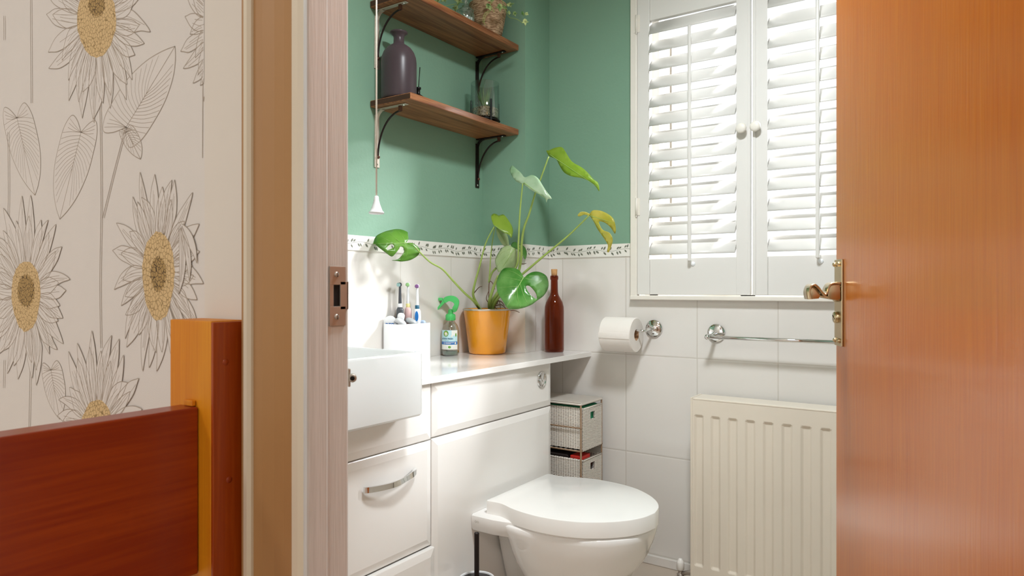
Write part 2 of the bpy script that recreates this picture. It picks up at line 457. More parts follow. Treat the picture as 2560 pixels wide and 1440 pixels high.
def smoothpts(pts, n=6, closed=False):
    """Catmull-Rom through the points"""
    P = [Vector(p) for p in pts]; out = []; m = len(P)
    rng = range(m) if closed else range(m - 1)
    for i in rng:
        p0 = P[(i - 1) % m] if closed else P[max(i - 1, 0)]; p1 = P[i]; p2 = P[(i + 1) % m]
        p3 = P[(i + 2) % m] if closed else P[min(i + 2, m - 1)]
        for k in range(n):
            t = k / n
            out.append(.5 * ((2 * p1) + (p2 - p0) * t + (2 * p0 - 5 * p1 + 4 * p2 - p3) * t * t + (3 * p1 - p0 - 3 * p2 + p3) * t ** 3))
    if not closed: out.append(P[-1].copy())
    return out

# ================================================================== ROOM SHELL
YB, XL, YA, XA = 2.47, -1.701, 2.283, -1.488     # back wall, left wall, boxing face, boxing side
CEIL = 2.45; YW, YW2 = .524, .583                 # hall face and bathroom face of the door wall
BZ0, BZ1 = 1.182, 1.232                           # border tile
XR = .95
WX0, WX1, WZ0, WZ1 = -1.083, -.217, 1.024, 2.23   # shutter opening

b = MB()
def wallbox(b, x0, x1, y0, y1, z0=0, z1=CEIL):
    if z0 < BZ0: b.box(x0, x1, y0, y1, z0, min(z1, BZ0), mi=0)
    if z1 > BZ0: b.box(x0, x1, y0, y1, max(z0, BZ0), z1, mi=1)
wallbox(b, XA - .3, WX0, YB, YB + .15)
wallbox(b, WX0, WX1, YB, YB + .15, 0, WZ0)
wallbox(b, WX0, WX1, YB, YB + .15, WZ1, CEIL)
wallbox(b, WX1, XR + .1, YB, YB + .15)
struct(b.build('wall_back', ['tile_back', 'green']))
b = MB(); wallbox(b, XL - .1, XL, YW2, YA + .4)
struct(b.build('wall_left', ['tile_left', 'green']))
b = MB()
b.box(XL, XA, YA, YB, 0, BZ0, mi=0, mx=1); b.box(XL, XA, YA, YB, BZ0, CEIL, mi=2)
struct(b.build('wall_alcove', ['tile_back', 'tile_left', 'green']))
b = MB(); wallbox(b, XR, XR + .1, YW2, YB)
struct(b.build('wall_right', ['tile_left', 'green']))
# door wall: opening x -.655 .. .135
OX0, OX1, OZ = -.655, .150, 2.02
b = MB()
for (x0, x1, z0, z1, mi) in ((-.853, OX0, 0, CEIL, 0), (OX1, 1.5, 0, CEIL, 0), (OX0, OX1, OZ, CEIL, 0)):
    b.box(x0, x1, YW, YW2, z0, z1, mi=mi)
b.box(XL - .1, -.853, YW + .002, YW2, 0, CEIL, mi=0)
struct(b.build('wall_front', ['plain_wall']))
b = MB(); b.box(-3.2, -.853, YW, YW + .06, -2.4, CEIL)
wall_hall = struct(b.build('wall_hall', ['cream_wall']))
b = MB(); b.box(-3.3, -3.2, -1.9, YW, -2.4, CEIL); struct(b.build('wall_stairwell', ['plain_wall']))
HX0, HX1, HZ0, HZ1 = -2.3, .9, .85, 2.2        # landing window added behind the camera for extra daylight
b = MB(); b.box(-3.3, 1.5, -1.98, -1.9, -2.4, HZ0); b.box(-3.3, 1.5, -1.98, -1.9, HZ1, CEIL); b.box(-3.3, HX0, -1.98, -1.9, HZ0, HZ1); b.box(HX1, 1.5, -1.98, -1.9, HZ0, HZ1)
struct(b.build('wall_landing', ['plain_wall']))
b = MB(); b.box(1.4, 1.5, -1.9, YW, 0, CEIL); struct(b.build('wall_hall_right', ['plain_wall']))
b = MB(); b.box(-.76, 1.5, -1.9, YW, -.15, -.003); b.box(-3.3, -.76, -1.9, YW, -2.5, -2.4)
struct(b.build('floor_landing', ['carpet']))
b = MB(); b.box(XL, XR, YW, YB, -.12, 0); struct(b.build('floor_bathroom', ['floor_tile']))
b = MB(); b.box(-3.3, 1.5, -1.98, YB + .15, CEIL, CEIL + .1); struct(b.build('ceiling', ['ceil']))
# tiled skirting
b = MB(); b.box(XA, XR, YB - .012, YB, 0, .036, .003); struct(b.build('baseboard_back', ['tile_back']))

# border tiles with the printed vine
def border(name, p0, p1, n, seed):
    """p0->p1 along the wall at z BZ0..BZ1, n = wall normal"""
    rnd = random.Random(seed)
    p0, p1, n = Vector(p0), Vector(p1), Vector(n)
    d = (p1 - p0); L = d.length; d.normalize(); zz = Vector((0, 0, 1))
    b = MB(); q = p0 + n * .003
    b.loft([[p0 + zz * BZ0, p1 + zz * BZ0, p1 + n * .003 + zz * BZ0, q + zz * BZ0], [p0 + zz * BZ1, p1 + zz * BZ1, p1 + n * .003 + zz * BZ1, q + zz * BZ1]], smooth=False)
    o = struct(b.build(name, ['border']))
    v = MB(); zc = (BZ0 + BZ1) / 2; off = n * .0034
    def at(s, h): return p0 + d * s + zz * (zc + h) + off
    N = max(4, int(L / .006)); wav = lambda s: .0045 * math.sin(2 * PI * (s + seed * .03) / .145)
    pts = [at(L * i / N, wav(L * i / N)) for i in range(N + 1) if (L * i / N * 100 + seed) % 28.6 > .6]
    v.ribbon(pts, .0010, n)
    s = .008
    while s < L - .012:
        base = wav(s)
        for sg in (1, -1):
            for k in range(2):
                if rnd.random() < .12: continue
                ln = rnd.uniform(.013, .018); a = math.radians(rnd.uniform(35, 65)) * sg
                s0 = s + k * .010; h0 = wav(s0) + sg * .004
                ax = Vector((math.cos(a), math.sin(a))); pn = Vector((-ax.y, ax.x)); w = ln * .23
                out = []
                for t in (0, .2, .45, .7, 1, .7, .45, .2):
                    pass
                up = [(0, 0), (.25, .8), (.5, 1), (.8, .6), (1, 0)]
                poly = [Vector((s0, h0)) + ax * (ln * t) + pn * (w * q_) for t, q_ in up] + [Vector((s0, h0)) + ax * (ln * t) - pn * (w * q_) for t, q_ in up[-2:0:-1]]
                poly = [p for p in poly]
                if max(abs(p.y) for p in poly) > .0225 or max(p.x for p in poly) > L - .002: continue
                v.face([at(p.x, p.y) for p in poly])
        s += rnd.choice((.030, .034, .040))
    j = MB()
    v.build('vine_print', ['vine'], o)
border('trim_1', (XL, YW2, 0), (XL, YA, 0), (1, 0, 0), 1)
border('trim_2', (XL, YA, 0), (XA, YA, 0), (0, -1, 0), 2)
border('trim_3', (XA, YA, 0), (XA, YB, 0), (1, 0, 0), 3)
border('trim_4', (XA, YB, 0), (-1.112, YB, 0), (0, -1, 0), 4)

# ================================================================== WALLPAPER PRINT
pr = MB(); WN = (0, -1, 0)
def W(x, y, lift=.0006): 
    p = at_y(x, y, YW); p.y -= lift; return p
EDGE = 511
def line(pts, w=.0011, lift=.0006, mi=0, n=5):
    pts = smoothpts([(x, y, 0) for x, y in pts], n)
    run = []
    for p in pts:
        if -260 < p.x < EDGE: run.append(W(p.x, p.y, lift))
        else:
            if len(run) > 1: pr.ribbon(run, w, WN, mi)
            run = []
    if len(run) > 1: pr.ribbon(run, w, WN, mi)
def fill(pts, mi, lift):
    pts = [(min(x, EDGE), y) for x, y in pts]
    b2 = [W(x, y, lift) for x, y in pts]
    pr.face(b2, mi)
fl = random.Random(11)
lvl = [0.0]
def petal(cx, cy, ang, r0, r1, w, sy, bend):
    """drawn petal: outline and veins, in the squeezed proportions of the paper"""
    ux, uy = math.cos(ang), math.sin(ang)
    def P(t, s):
        r = r0 + (r1 - r0) * t
        a = ang + bend * t * t
        x = cx + math.cos(a) * r * .5 - math.sin(a) * s * .5
        y = cy + (math.sin(a) * r + math.cos(a) * s) * sy
        return (x, y)
    j = lambda: fl.uniform(-.12, .12)
    prof = [(0, .45), (.25, .85 + j()), (.5, 1 + j()), (.75, .7 + j()), (.92, .25), (1, 0)]
    L = [P(t, -w * q) for t, q in prof]; R = [P(t, w * q) for t, q in prof]
    lvl[0] += .000004
    out = L + R[::-1][1:]
    fill(out, 1, .0003 + lvl[0])
    lf = .0004 + lvl[0]
    line(L, .0011, lf, 0, 3); line(R, .0011, lf, 0, 3)
    for q in (-.45, 0, .45):
        if fl.random() < .8:
            e = fl.uniform(.6, .93)
            line([P(t, w * q * (1 - .6 * t)) for t in (.0, e * .5, e)], .0007, lf, 0, 3)
def sunflower(cx, cy, rx, ry, R, core=(.42, .38), dy=0, lo=0, hi=360):
    sy = 1.0
    for lay, (n, f) in enumerate(((22, 1.0), (19, .82))):
        for i in range(n):
            a = 360 * (i + .5 * lay) / n
            if not (lo <= a % 360 <= hi): continue
            ar = math.radians(a); down = max(0, math.sin(ar)); up = max(0, -math.sin(ar))
            r0 = .86 / math.sqrt((math.cos(ar) * .5 / rx) ** 2 + (math.sin(ar) / ry) ** 2)
            r1 = (r0 + R * (1 + .1 * down + .12 * up)) * f * fl.uniform(.9, 1.08)
            petal(cx, cy, ar, r0, r1, R * fl.uniform(.12, .165), sy, fl.uniform(-.12, .22) * (1 if math.cos(ar) > 0 else -1))
    lvl[0] += .00002
    if rx:
        N = 40
        wob = [1 + fl.uniform(-.03, .03) for _ in range(N)]
        e = [(cx + rx * wob[i] * math.cos(2 * PI * i / N), cy + ry * wob[i] * math.sin(2 * PI * i / N) * (1 + .1 * math.sin(2 * PI * i / N))) for i in range(N)]
        fill(e, 2, .0004 + lvl[0])
        c2 = [(cx + rx * core[0] * (1 + .16 * (i % 2)) * math.cos(2 * PI * i / N), cy + dy + ry * core[1] * (1 + .16 * (i % 2)) * math.sin(2 * PI * i / N)) for i in range(N)]
        fill(c2, 3, .0005 + lvl[0])
def pleaf(base, tip, wl, wr, nv=9):
    """drawn heart-shaped leaf with curved veins"""
    bx, by = base; tx, ty = tip; L = math.hypot(tx - bx, ty - by); ax, ay = (tx - bx) / L, (ty - by) / L; nx, ny = -ay, ax
    def P(t, s): return (bx + ax * L * t + nx * s, by + ay * L * t + ny * s)
    pf = [(0, 0), (-.12, .35), (-.16, .7), (-.02, .95), (.2, 1), (.45, .95), (.7, .7), (.88, .35), (1, 0)]
    lvl[0] += .00002; lf = .0004 + lvl[0]
    A = [P(t, -wl * q) for t, q in pf]; B = [P(t, wr * q) for t, q in pf]
    sa = [(p.x, p.y) for p in smoothpts([(x, y, 0) for x, y in A], 3)]; sb = [(p.x, p.y) for p in smoothpts([(x, y, 0) for x, y in B], 3)]
    fill(sa + sb[::-1][1:-1], 1, lf - .0001)
    line(A, .0012, lf); line(B, .0012, lf); line([base, tip], .0012, lf)
    nv += 3
    for k in range(nv):
        t = k / nv
        for sg, w in ((-1, wl), (1, wr)):
            e = .05 + t * .85
            q = max(0, 1 - (max(0, e - .3) / .72) ** 1.6)
            line([P(t * .45, 0), P(t * .45 + (e - t * .45) * .38, sg * w * .52 * q), P(e, sg * w * .96 * q)], .0007, lf, 0, 4)
            if k < 3: line([P(0, 0), P(-.06 + .03 * k, sg * w * .4), P(-.12 + .05 * k, sg * w * .75)], .0007, lf, 0, 4)
def stemline(pts):
    line(pts, .0011); line([(x + 4, y) for x, y in pts], .0011)
for s_ in ([(76, -60), (77, 100), (78, 258)], [(250, 250), (253, 500), (250, 700), (252, 870)], [(314, 320), (285, 430), (257, 545)],
           [(76, 900), (74, 1000), (72, 1100)], [(20, 330), (21, 500), (16, 640)], [(10, 100), (10, 40)], [(508, 200), (507, 395)],
           [(10, 900), (9, 970)], [(-60, 200), (-58, 700)], [(-150, 300), (-150, 900)]): stemline(s_)
pleaf((316, 318), (438, 116), 62, 52); pleaf((318, 330), (352, 398), 22, 20, 4)
pleaf((203, 331), (150, 548), 42, 46); pleaf((43, 295), (88, 488), 40, 36); pleaf((-120, 250), (-80, 480), 50, 44)
pleaf((128, 925), (150, 1048), 28, 24, 6)
sunflower(520 + 40, 60, 40, 90, 140)
sunflower(243, 48, 49, 88, 165, (.40, .30), -35)
sunflower(398, 680, 40, 112, 150, (.45, .36), 5)
sunflower(67, 732, 36, 88, 140, (.55, .42), -5)
sunflower(245, 1080, 40, 90, 150)
sunflower(-130, 60, 45, 90, 150); sunflower(-160, 820, 45, 90, 150)
# folded front petals over the third flower
for a, r in ((1.0, 150), (1.35, 175), (.6, 130)):
    petal(452, 560, a, 10, r, 15, 1.0, .25)
pr.build('sunflower_print', ['ink', 'paper', 'seeds', 'core'], wall_hall)

# ================================================================== DOOR FRAME (left jamb)
SX = -.628            # face of the door stop
JX = -.640            # face of the lining
b = MB()
def lining(b):
    b.box(JX - .03, JX, YW - .002, YW2 + .001, 0, OZ, .0035)
    b.box(OX1 - .015, OX1 + .015, YW - .002, YW2 + .001, 0, OZ, .0015)
    b.box(JX - .03, OX1 + .015, YW - .002, YW2 + .001, OZ - .002, OZ + .03, .0015)
    b.box(JX - .008, SX, YW - .014, .5415, 0, OZ - .0, .003)
    b.box(OX1 - .027, OX1 - .013, YW - .014, .5415, 0, OZ, .002)
lining(b)
jamb = struct(b.build('trim_5', ['paint']))
jamb['label'] = 'brushed white gloss door lining with stop'
# architrave mouldings, profile in (x, y) swept up
def arch(name, prof, mat, z1=OZ + .06):
    b = MB(); b.prism([(x, y, 0) for x, y in prof], (0, 0, 0), (0, 0, z1)); return struct(b.build(name, [mat]))
ax = lambda px: at_y(px, 700, YW - .015).x
b = MB()
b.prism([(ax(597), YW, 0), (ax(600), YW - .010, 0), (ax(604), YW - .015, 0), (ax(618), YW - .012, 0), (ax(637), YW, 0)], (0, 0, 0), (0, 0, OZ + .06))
ar1 = MB()
P0 = ax(634)
xs = [ax(634), ax(650), ax(675), ax(700), ax(730)]
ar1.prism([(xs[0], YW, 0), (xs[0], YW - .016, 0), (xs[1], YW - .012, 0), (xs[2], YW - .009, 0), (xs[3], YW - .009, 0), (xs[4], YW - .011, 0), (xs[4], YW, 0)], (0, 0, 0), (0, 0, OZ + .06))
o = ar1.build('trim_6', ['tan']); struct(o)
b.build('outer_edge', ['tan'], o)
b = MB(); b.prism([(ax(619), YW, 0), (ax(619), YW - .020, 0), (ax(623), YW - .023, 0), (ax(631), YW - .023, 0), (ax(635), YW - .019, 0), (ax(635), YW, 0)], (0, 0, 0), (0, 0, OZ + .06))
b.build('bead', ['bead'], o)
b = MB(); b.prism([(ax(729), YW, 0), (ax(729), YW - .015, 0), (ax(733), YW - .017, 0), (ax(747), YW - .017, 0), (SX - .006, YW - .014, 0), (SX - .006, YW, 0)], (0, 0, 0), (0, 0, OZ + .06))
b.build('inner_bead', ['bead'], o)

# strike plate on the lining
p0 = at_x(822, 665, JX); p1 = at_x(862, 813, JX)
st = thing('strike_plate', 'dull steel latch strike plate screwed to white door lining', 'strike plate', (JX, p0.y, p1.z))
b = MB()
za, zb = p1.z, p0.z; ya, yb = p0.y, p1.y
hz0, hz1 = at_x(840, 766, JX).z, at_x(840, 712, JX).z
hy0, hy1 = ya + .006, ya + .0165
for (y0, y1, z0, z1) in ((ya, yb, za, hz0), (ya, yb, hz1, zb), (ya, hy0, hz0, hz1), (hy1, yb + .004, hz0 - .004, hz1 + .004)):
    b.box(JX, JX + .0018, y0, y1, z0, z1, .0004)
b.box(JX - .004, JX + .0018, yb + .002, yb + .0045, hz0 - .004, hz1 + .004, .0004)
b.build('plate', ['steel'], st)
b = MB(); b.box(JX - .001, JX + .0004, hy0, hy1, hz0, hz1); b.build('latch_hole', ['dark_hole'], st)
for zz in (at_x(835, 686, JX).z, at_x(838, 792, JX).z):
    b = MB(); b.lathe([(0, .0022), (.002, .002), (.0032, .0008), (.0034, 0)], (JX + .0018, (ya + yb) / 2 - .002, zz), 20, mtx=Matrix.Rotation(PI / 2, 4, 'Y'))
    b.box(JX + .0035, JX + .0041, (ya + yb) / 2 - .0024, (ya + yb) / 2 - .0016, zz - .003, zz + .003, mi=1)
    b.build('screw', ['steel', 'dark_hole'], st)
# bolt keeper on the bathroom edge of the lining
kp = at_d(881, 945, .90)
b = MB()
rot = Matrix.Rotation(math.radians(48), 4, 'Z') @ Matrix.Rotation(PI / 2, 4, 'X')
b.lathe([(.0028, .004), (.0048, .004), (.0056, .002), (.0056, -.004), (.0030, -.004)], kp, 28, mtx=rot)
b.lathe([(0, .0043), (.0031, .0043), (.0031, -.0035), (0, -.0035)], kp, 20, mi=1, mtx=rot)
b.box(kp.x - .03, kp.x - .004, kp.y - .002, kp.y + .001, kp.z - .012, kp.z + .012, .001)
tag(b.build('bolt_keeper', ['steel', 'dark_hole'], loc=kp), 'small chrome bolt keeper on edge of white door lining', 'bolt keeper')

# ================================================================== STAIR BALUSTRADE
yp = .475; pc = at_y(527, 803, yp); pl = at_y(425, 797, yp)
nw = thing('newel_post', 'square orange varnished newel post against cream door moulding', 'post', ((pl.x + pc.x) / 2, (yp + YW) / 2, 0))
b = MB(); b.box(pl.x, pc.x, yp, YW - .004, 0, pc.z, .0015); b.build('post', ['newel'], nw)
b = MB(); b.box(pc.x - .001, pc.x + .0035, yp + .0005, YW - .004, 0, pc.z - .0015, .001); b.build('side_board', ['rail_side'], nw)
for py in (905, 1198):
    q = at_x(560 + (py - 905) * .03, py, pc.x)
    b = MB(); b.lathe([(0, .0006), (.0035, .0005), (.004, 0)], (pc.x + .0036, q.y, q.z), 16, mtx=Matrix.Rotation(PI / 2, 4, 'Y')); b.build('screw_plug', ['rail'], nw)
be = at_y(498, 1017, yp)
bt, bb = be.z, at_y(495, 1432, yp).z
b = MB(); b.box(be.x - .036, be.x, -1.6, yp - .001, bb, bt, .002)
tag(b.build('balustrade_board', ['rail'], loc=(be.x, -.5, bb)), 'wide reddish brown varnished board fixed to newel post', 'board')
b = MB(); b.box(be.x - .032, be.x - .004, -1.6, yp - .001, .28, bb - .07, .002)
tag(b.build('lower_balustrade_board', ['newel'], loc=(be.x, -.5, .28)), 'orange varnished board below the reddish brown one', 'board')
b = MB(); b.box(be.x - .024, be.x - .006, yp - .006, yp - .0008, bt + .0005, bt + .0075, .001, mi=0)
b.build('mortise_filler', ['newel'], nw)

# ================================================================== BATHROOM DOOR LEAF
hx, hy = .120, .585
fe = Vector((-.196, 1.265)); dd = Vector((hx, hy)) - fe; LW = dd.length; dd.normalize()
# local frame: X from free edge to hinge, Y = face normal towards the camera, Z up
nrm = Vector((-dd.y, dd.x))
if nrm.dot(-fe) < 0: nrm = -nrm
DM = Matrix(((dd.x, nrm.x, 0, fe.x), (dd.y, nrm.y, 0, fe.y), (0, 0, 1, 0), (0, 0, 0, 1)))
dl = thing('bathroom_door', 'orange varnished flush wooden door standing half open', 'door', (fe.x, fe.y, .005))
b = MB(); b.box(0, LW, -.036, 0, .006, OZ - .01, .0015, mtx=DM); b.build('door_panel', ['door'], dl)
zp0 = H - (862 - CY) / F * 1.157; zp1 = H - (650 - CY) / F * 1.157
PX0, PX1 = .002, .040
hp = b = MB(); b.box(PX0, PX1, 0, .0035, zp0, zp1, .001, mtx=DM)
plate = b.build('handle_plate', ['brass'], dl)
def on_door(x, y, z): return DM @ Vector((x, y, z))
toN = DM.to_3x3().to_4x4() @ Matrix.Rotation(-PI / 2, 4, 'X')   # local z -> door normal
for (lx, z) in ((PX0 + .006, zp1 - .008), (PX1 - .010, zp1 - .008), (PX0 + .008, zp0 + .009), (PX1 - .010, zp0 + .009)):
    b = MB(); b.lathe([(0, .0052), (.0018, .005), (.0034, .0038), (.0040, .002), (.0040, 0)], on_door(lx, .003, z), 18, mtx=toN)
    b.build('screw', ['brass'], plate)
zs = H - (733 - CY) / F * 1.157
b = MB()
b.lathe([(.0145, 0), (.0145, .005), (.0125, .0065), (.0115, .007), (.010, .012), (0, .012)], on_door(.018, .003, zs), 32, mtx=toN)
b.build('rose', ['brass'], dl)
# scroll lever: waved strip in the (normal, z) plane, swept along the door
prof_c = [(.0055, .0165), (.0138, .0168), (.0225, .0155), (.0276, .0095), (.0302, .0018), (.0345, -.0022), (.0400, .0014), (.0469, .0092), (.0538, .0138), (.0605, .0118), (.0640, .0040), (.0636, -.0034), (.0622, -.0092)]
pc2 = smoothpts([(n_, z_, 0) for n_, z_ in prof_c], 5)
rings = []; m_ = len(pc2); XN, XF_ = .042, .016
for i, p in enumerate(pc2):
    t = pc2[min(i + 1, m_ - 1)] - pc2[max(i - 1, 0)]; t.normalize(); nn = Vector((-t.y, t.x, 0)); w = .0019
    x0, x1 = XF_, XN + .010 * (i / m_)
    ring = []
    for (xx, ss) in ((x0 + .001, 1), (x1 - .001, 1), (x1, .5), (x1, -.5), (x1 - .001, -1), (x0 + .001, -1), (x0, -.5), (x0, .5)):
        q = p + nn * (w * ss); ring.append(on_door(xx, q.x * .86, zs + q.y))
    rings.append(ring)
b = MB(); b.loft(rings)
def slug(poly, x0, x1):
    b.prism([on_door(x0, n_ * .86, zs + z_) for n_, z_ in poly], on_door(x0, 0, 0), on_door(x1, 0, 0), bev=.0008)
slug([(.0045, -.0100), (.0255, -.0085), (.0278, -.0040), (.0272, .0080), (.0235, .0142), (.0060, .0152)], .011, XN - .003)
slug([(.0440, -.0085), (.0605, -.0100), (.0620, .0030), (.0590, .0095), (.0540, .0118), (.0480, .0075), (.0420, -.0020)], .014, XN - .002)
slug([(.0050, -.0125), (.0440, -.0060), (.0440, -.0030), (.0300, -.0040), (.0050, -.0085)], .012, XN - .006)
lever = b.build('lever', ['brass'], dl, auto=40)
zt = H - (792 - CY) / F * 1.157
b = MB(); b.lathe([(0, .0055), (.0085, .0055), (.0095, .0045), (.0098, 0)], on_door(.016, .003, zt), 28, mtx=toN, sy=1, sx=1)
tt = b.build('turn_release', ['brass'], plate)
b = MB()
b.merge_ = None
sl = bmesh.new(); bmesh.ops.create_cube(sl, size=1)
for v in sl.verts: v.co = Vector((v.co.x * .014, v.co.y * .0012, v.co.z * .0006))
b.merge(sl, Matrix.Translation(on_door(.016, .0086, zt)) @ toN @ Matrix.Rotation(math.radians(25), 4, 'Z'))
b.build('coin_slot', ['dark_hole'], tt)
for z in (.25, 1.0, 1.75):
    b = MB(); b.tube([(hx + .012, hy + .002, z - .04), (hx + .012, hy + .002, z + .04)], .006); b.build('hinge', ['brass'], dl)

# ================================================================== WINDOW + SHUTTERS
ft = struct(MB().build('trim_7', ['frame']))
FY0, FY1 = YB - .022, YB + .03
b = MB(); b.box(WX0 - .027, WX0, FY0, FY1 - .03, WZ0 - .012, WZ1 + .03, .003); b.box(WX0 - .004, WX0 + .001, FY0 + .003, YB + .05, WZ0, WZ1, .001); b.build('stile', ['frame'], ft)
b = MB(); b.box(WX1, WX1 + .027, FY0, FY1 - .03, WZ0 - .012, WZ1 + .03, .003); b.build('stile', ['frame'], ft)
b = MB(); b.box(WX0 - .027, WX1 + .027, FY0 - .004, YB + .06, WZ0 - .012, WZ0 + .004, .003); b.build('bottom_rail', ['frame'], ft)
b = MB(); b.box(WX0, WX1, FY0, YB + .03, WZ1, WZ1 + .03, .003); b.build('top_rail', ['frame'], ft)
SLZ0, PITCH, NS = 1.182, .0699, 13
def shutter(x0, x1, label, worn):
    t = thing('window_shutter', label, 'shutter', ((x0 + x1) / 2, YB, WZ0), 'louvred window shutters')
    y0, y1 = YB - .020, YB + .008; sw = .050
    z0, z1 = WZ0 + .008, WZ1 - .004
    for i, (a, c) in enumerate(((x0, x0 + sw), (x1 - sw, x1))):
        b = MB(); b.box(a, c, y0, y1, z0, z1, .002)
        if (worn == 0) == (i == 1): b.box(c - .010 if i else a, c if i else a + .010, y0 - .003, y0 + .002, z0, z1, .001)
        b.build('stile', ['shutter'], t)
    xa, xb = x0 + sw, x1 - sw
    b = MB(); b.box(xa, xb, y0 + .003, y1 - .003, z0, 1.168, .002); b.build('bottom_rail', ['shutter'], t)
    b = MB(); b.box(xa, xb, y0 + .003, y1 - .003, 2.078, z1, .002); b.build('top_rail', ['shutter'], t)
    c, ph = .076, math.radians(50); m = MB()
    # lens section, inner edge low
    sec = []
    for k in range(17):
        u = -1 + 2 * k / 16; sec.append((u * c / 2, .0055 * math.sqrt(max(0, 1 - u ** 4)) + .0004))
    sec = sec + [(u, -v) for u, v in sec[::-1]]
    for i in range(NS):
        zc = SLZ0 + i * PITCH + c / 2 * math.sin(ph); yc = YB - .006
        poly = [(xa + .002, yc + u * math.cos(ph) - v * math.sin(ph), zc + u * math.sin(ph) + v * math.cos(ph)) for u, v in sec]
        m.prism(poly, (0, 0, 0), (xb - xa - .004, 0, 0), smooth=True)
    m.build('louvres', ['shutter'], t)
    xm = (x0 + x1) / 2; yr = YB - .006 - c / 2 * math.cos(ph) - .007
    b = MB(); b.box(xm - .0065, xm + .0065, yr - .006, yr + .005, 1.155, 2.022, .0045, seg=3)
    rod = b.build('tilt_rod', ['shutter'], t)
    b = MB(); b.lathe([(0, .004), (.007, .0035), (.0085, .001), (.0085, 0)], (xm + .006, y0 + .003, 1.146), 24, mtx=Matrix.Rotation(PI / 2, 4, 'X'))
    b.build('rod_magnet', ['white_plastic'], t)
    kx = (x1 - .026) if worn == 0 else (x0 + .014)
    b = MB(); b.lathe([(.006, 0), (.006, .010), (.010, .014), (.0175, .020), (.0185, .025), (.016, .029), (.010, .031), (0, .032)], (kx, y0, 1.617), 32, mtx=Matrix.Rotation(PI / 2, 4, 'X'))
    b.build('knob', ['frame'], t)
    xh = x0 - .002 if worn == 0 else x1 + .002
    for z in (1.37, 2.075):
        b = MB(); b.tube([(xh, y0 - .004, z - .034), (xh, y0 - .004, z + .034)], .0045, 12); b.tube([(xh, y0 - .004, z - .042), (xh, y0 - .004, z - .034)], [.001, .004], 12)
        b.box(xh - .014, xh + .014, y0 - .0025, y0 - .0005, z - .033, z + .033, .0005)
        b.build('hinge', ['frame'], t)
    return t
xm = (WX0 + WX1) / 2
shutter(WX0 + .002, xm - .004, 'louvred white shutter panel between green wall and central gap', 0)
shutter(xm + .004, WX1 - .002, 'louvred white shutter panel partly behind the orange door', 1)
# the window itself
wd = struct(MB().build('window_1', ['frame']))
b = MB(); YG = YB + .11
for (x0, x1, z0, z1) in ((WX0, WX0 + .05, WZ0, WZ1), (WX1 - .05, WX1, WZ0, WZ1), (WX0, WX1, WZ0, WZ0 + .06), (WX0, WX1, WZ1 - .05, WZ1), (-.72, -.66, WZ0, WZ1)):
    b.box(x0, x1, YG - .03, YG + .03, z0, z1, .004)
b.build('window_frame', ['frame'], wd)
b = MB(); b.box(WX0 + .002, WX1 - .002, YG - .002, YG + .002, WZ0 + .002, WZ1 - .002); b.build('window_pane', ['pane'], wd)
b = MB(); b.box(-.985, -.975, YG - .042, YG - .03, WZ0 + .1, WZ1 - .2, .002); b.box(-.45, -.444, YG - .042, YG - .03, WZ0 + .1, WZ1 - .2, .002)
b.build('casement_seal', ['steel'], wd)
b = MB(); b.box(WX0 - .001, WX0 + .012, YB + .03, YB + .15, WZ0, WZ1); b.box(WX1 - .012, WX1 + .001, YB + .03, YB + .15, WZ0, WZ1)
b.box(WX0, WX1, YB + .06, YB + .15, WZ0 - .01, WZ0 + .002); b.box(WX0, WX1, YB + .03, YB + .15, WZ1 - .002, WZ1 + .01)
b.build('window_reveal', ['render'], wd)

w2 = struct(MB().build('window_2', ['frame']))  # added landing window, out of view, lets daylight into the hall
b = MB()
for (x0, x1, z0, z1) in ((HX0, HX0 + .05, HZ0, HZ1), (HX1 - .05, HX1, HZ0, HZ1), (HX0, HX1, HZ0, HZ0 + .05), (HX0, HX1, HZ1 - .05, HZ1), (-.73, -.67, HZ0, HZ1)): b.box(x0, x1, -1.96, -1.92, z0, z1, .003)
b.build('window_frame', ['frame'], w2)
b = MB(); b.box(HX0 + .002, HX1 - .002, -1.942, -1.938, HZ0 + .002, HZ1 - .002); b.build('window_pane', ['pane'], w2)

# ================================================================== CABINETS, WORKTOP, BASIN
CXF = -1.321; WT = .799; WTB = .7795; WXF = -1.310
def front(b, y0, y1, z0, z1, x=CXF, bevw=.022, th=.018, dep=.006):
    """door or drawer front with a wide shallow bevel round its edge"""
    r = []
    for (i, dx) in ((0, -th), (0, -dep), (.002, -dep + .0012), (bevw, 0)):
        r.append([(x + dx, y0 + i, z0 + i), (x + dx, y1 - i, z0 + i), (x + dx, y1 - i, z1 - i), (x + dx, y0 + i, z1 - i)])
    b.loft(r, smooth=False)
YV0, YC, YC1 = .93, 1.528, 2.21; bz0_ = .709
va = thing('vanity_unit', 'white gloss vanity cabinet with drawers under the basin', 'cabinet', (-1.5, 1.23, 0))
b = MB(); b.box(XL + .002, CXF - .019, YV0, YC - .0015, .0, bz0_ - .001, .001); b.box(XL + .002, CXF - .019, 1.415, YC - .0015, bz0_ - .002, WTB - .001, .001); b.build('body', ['white_gloss'], va)
b = MB(); front(b, YV0, YC - .002, .6135, WTB - .002); b.build('fascia_panel', ['white_gloss'], va)
b = MB(); front(b, YV0, YC - .002, .303, .6095); dr = b.build('drawer', ['white_gloss'], va)
b = MB(); front(b, YV0, YC + .0005, .01, .298, x=CXF + .012, th=.02); b.build('drawer', ['white_gloss'], va)
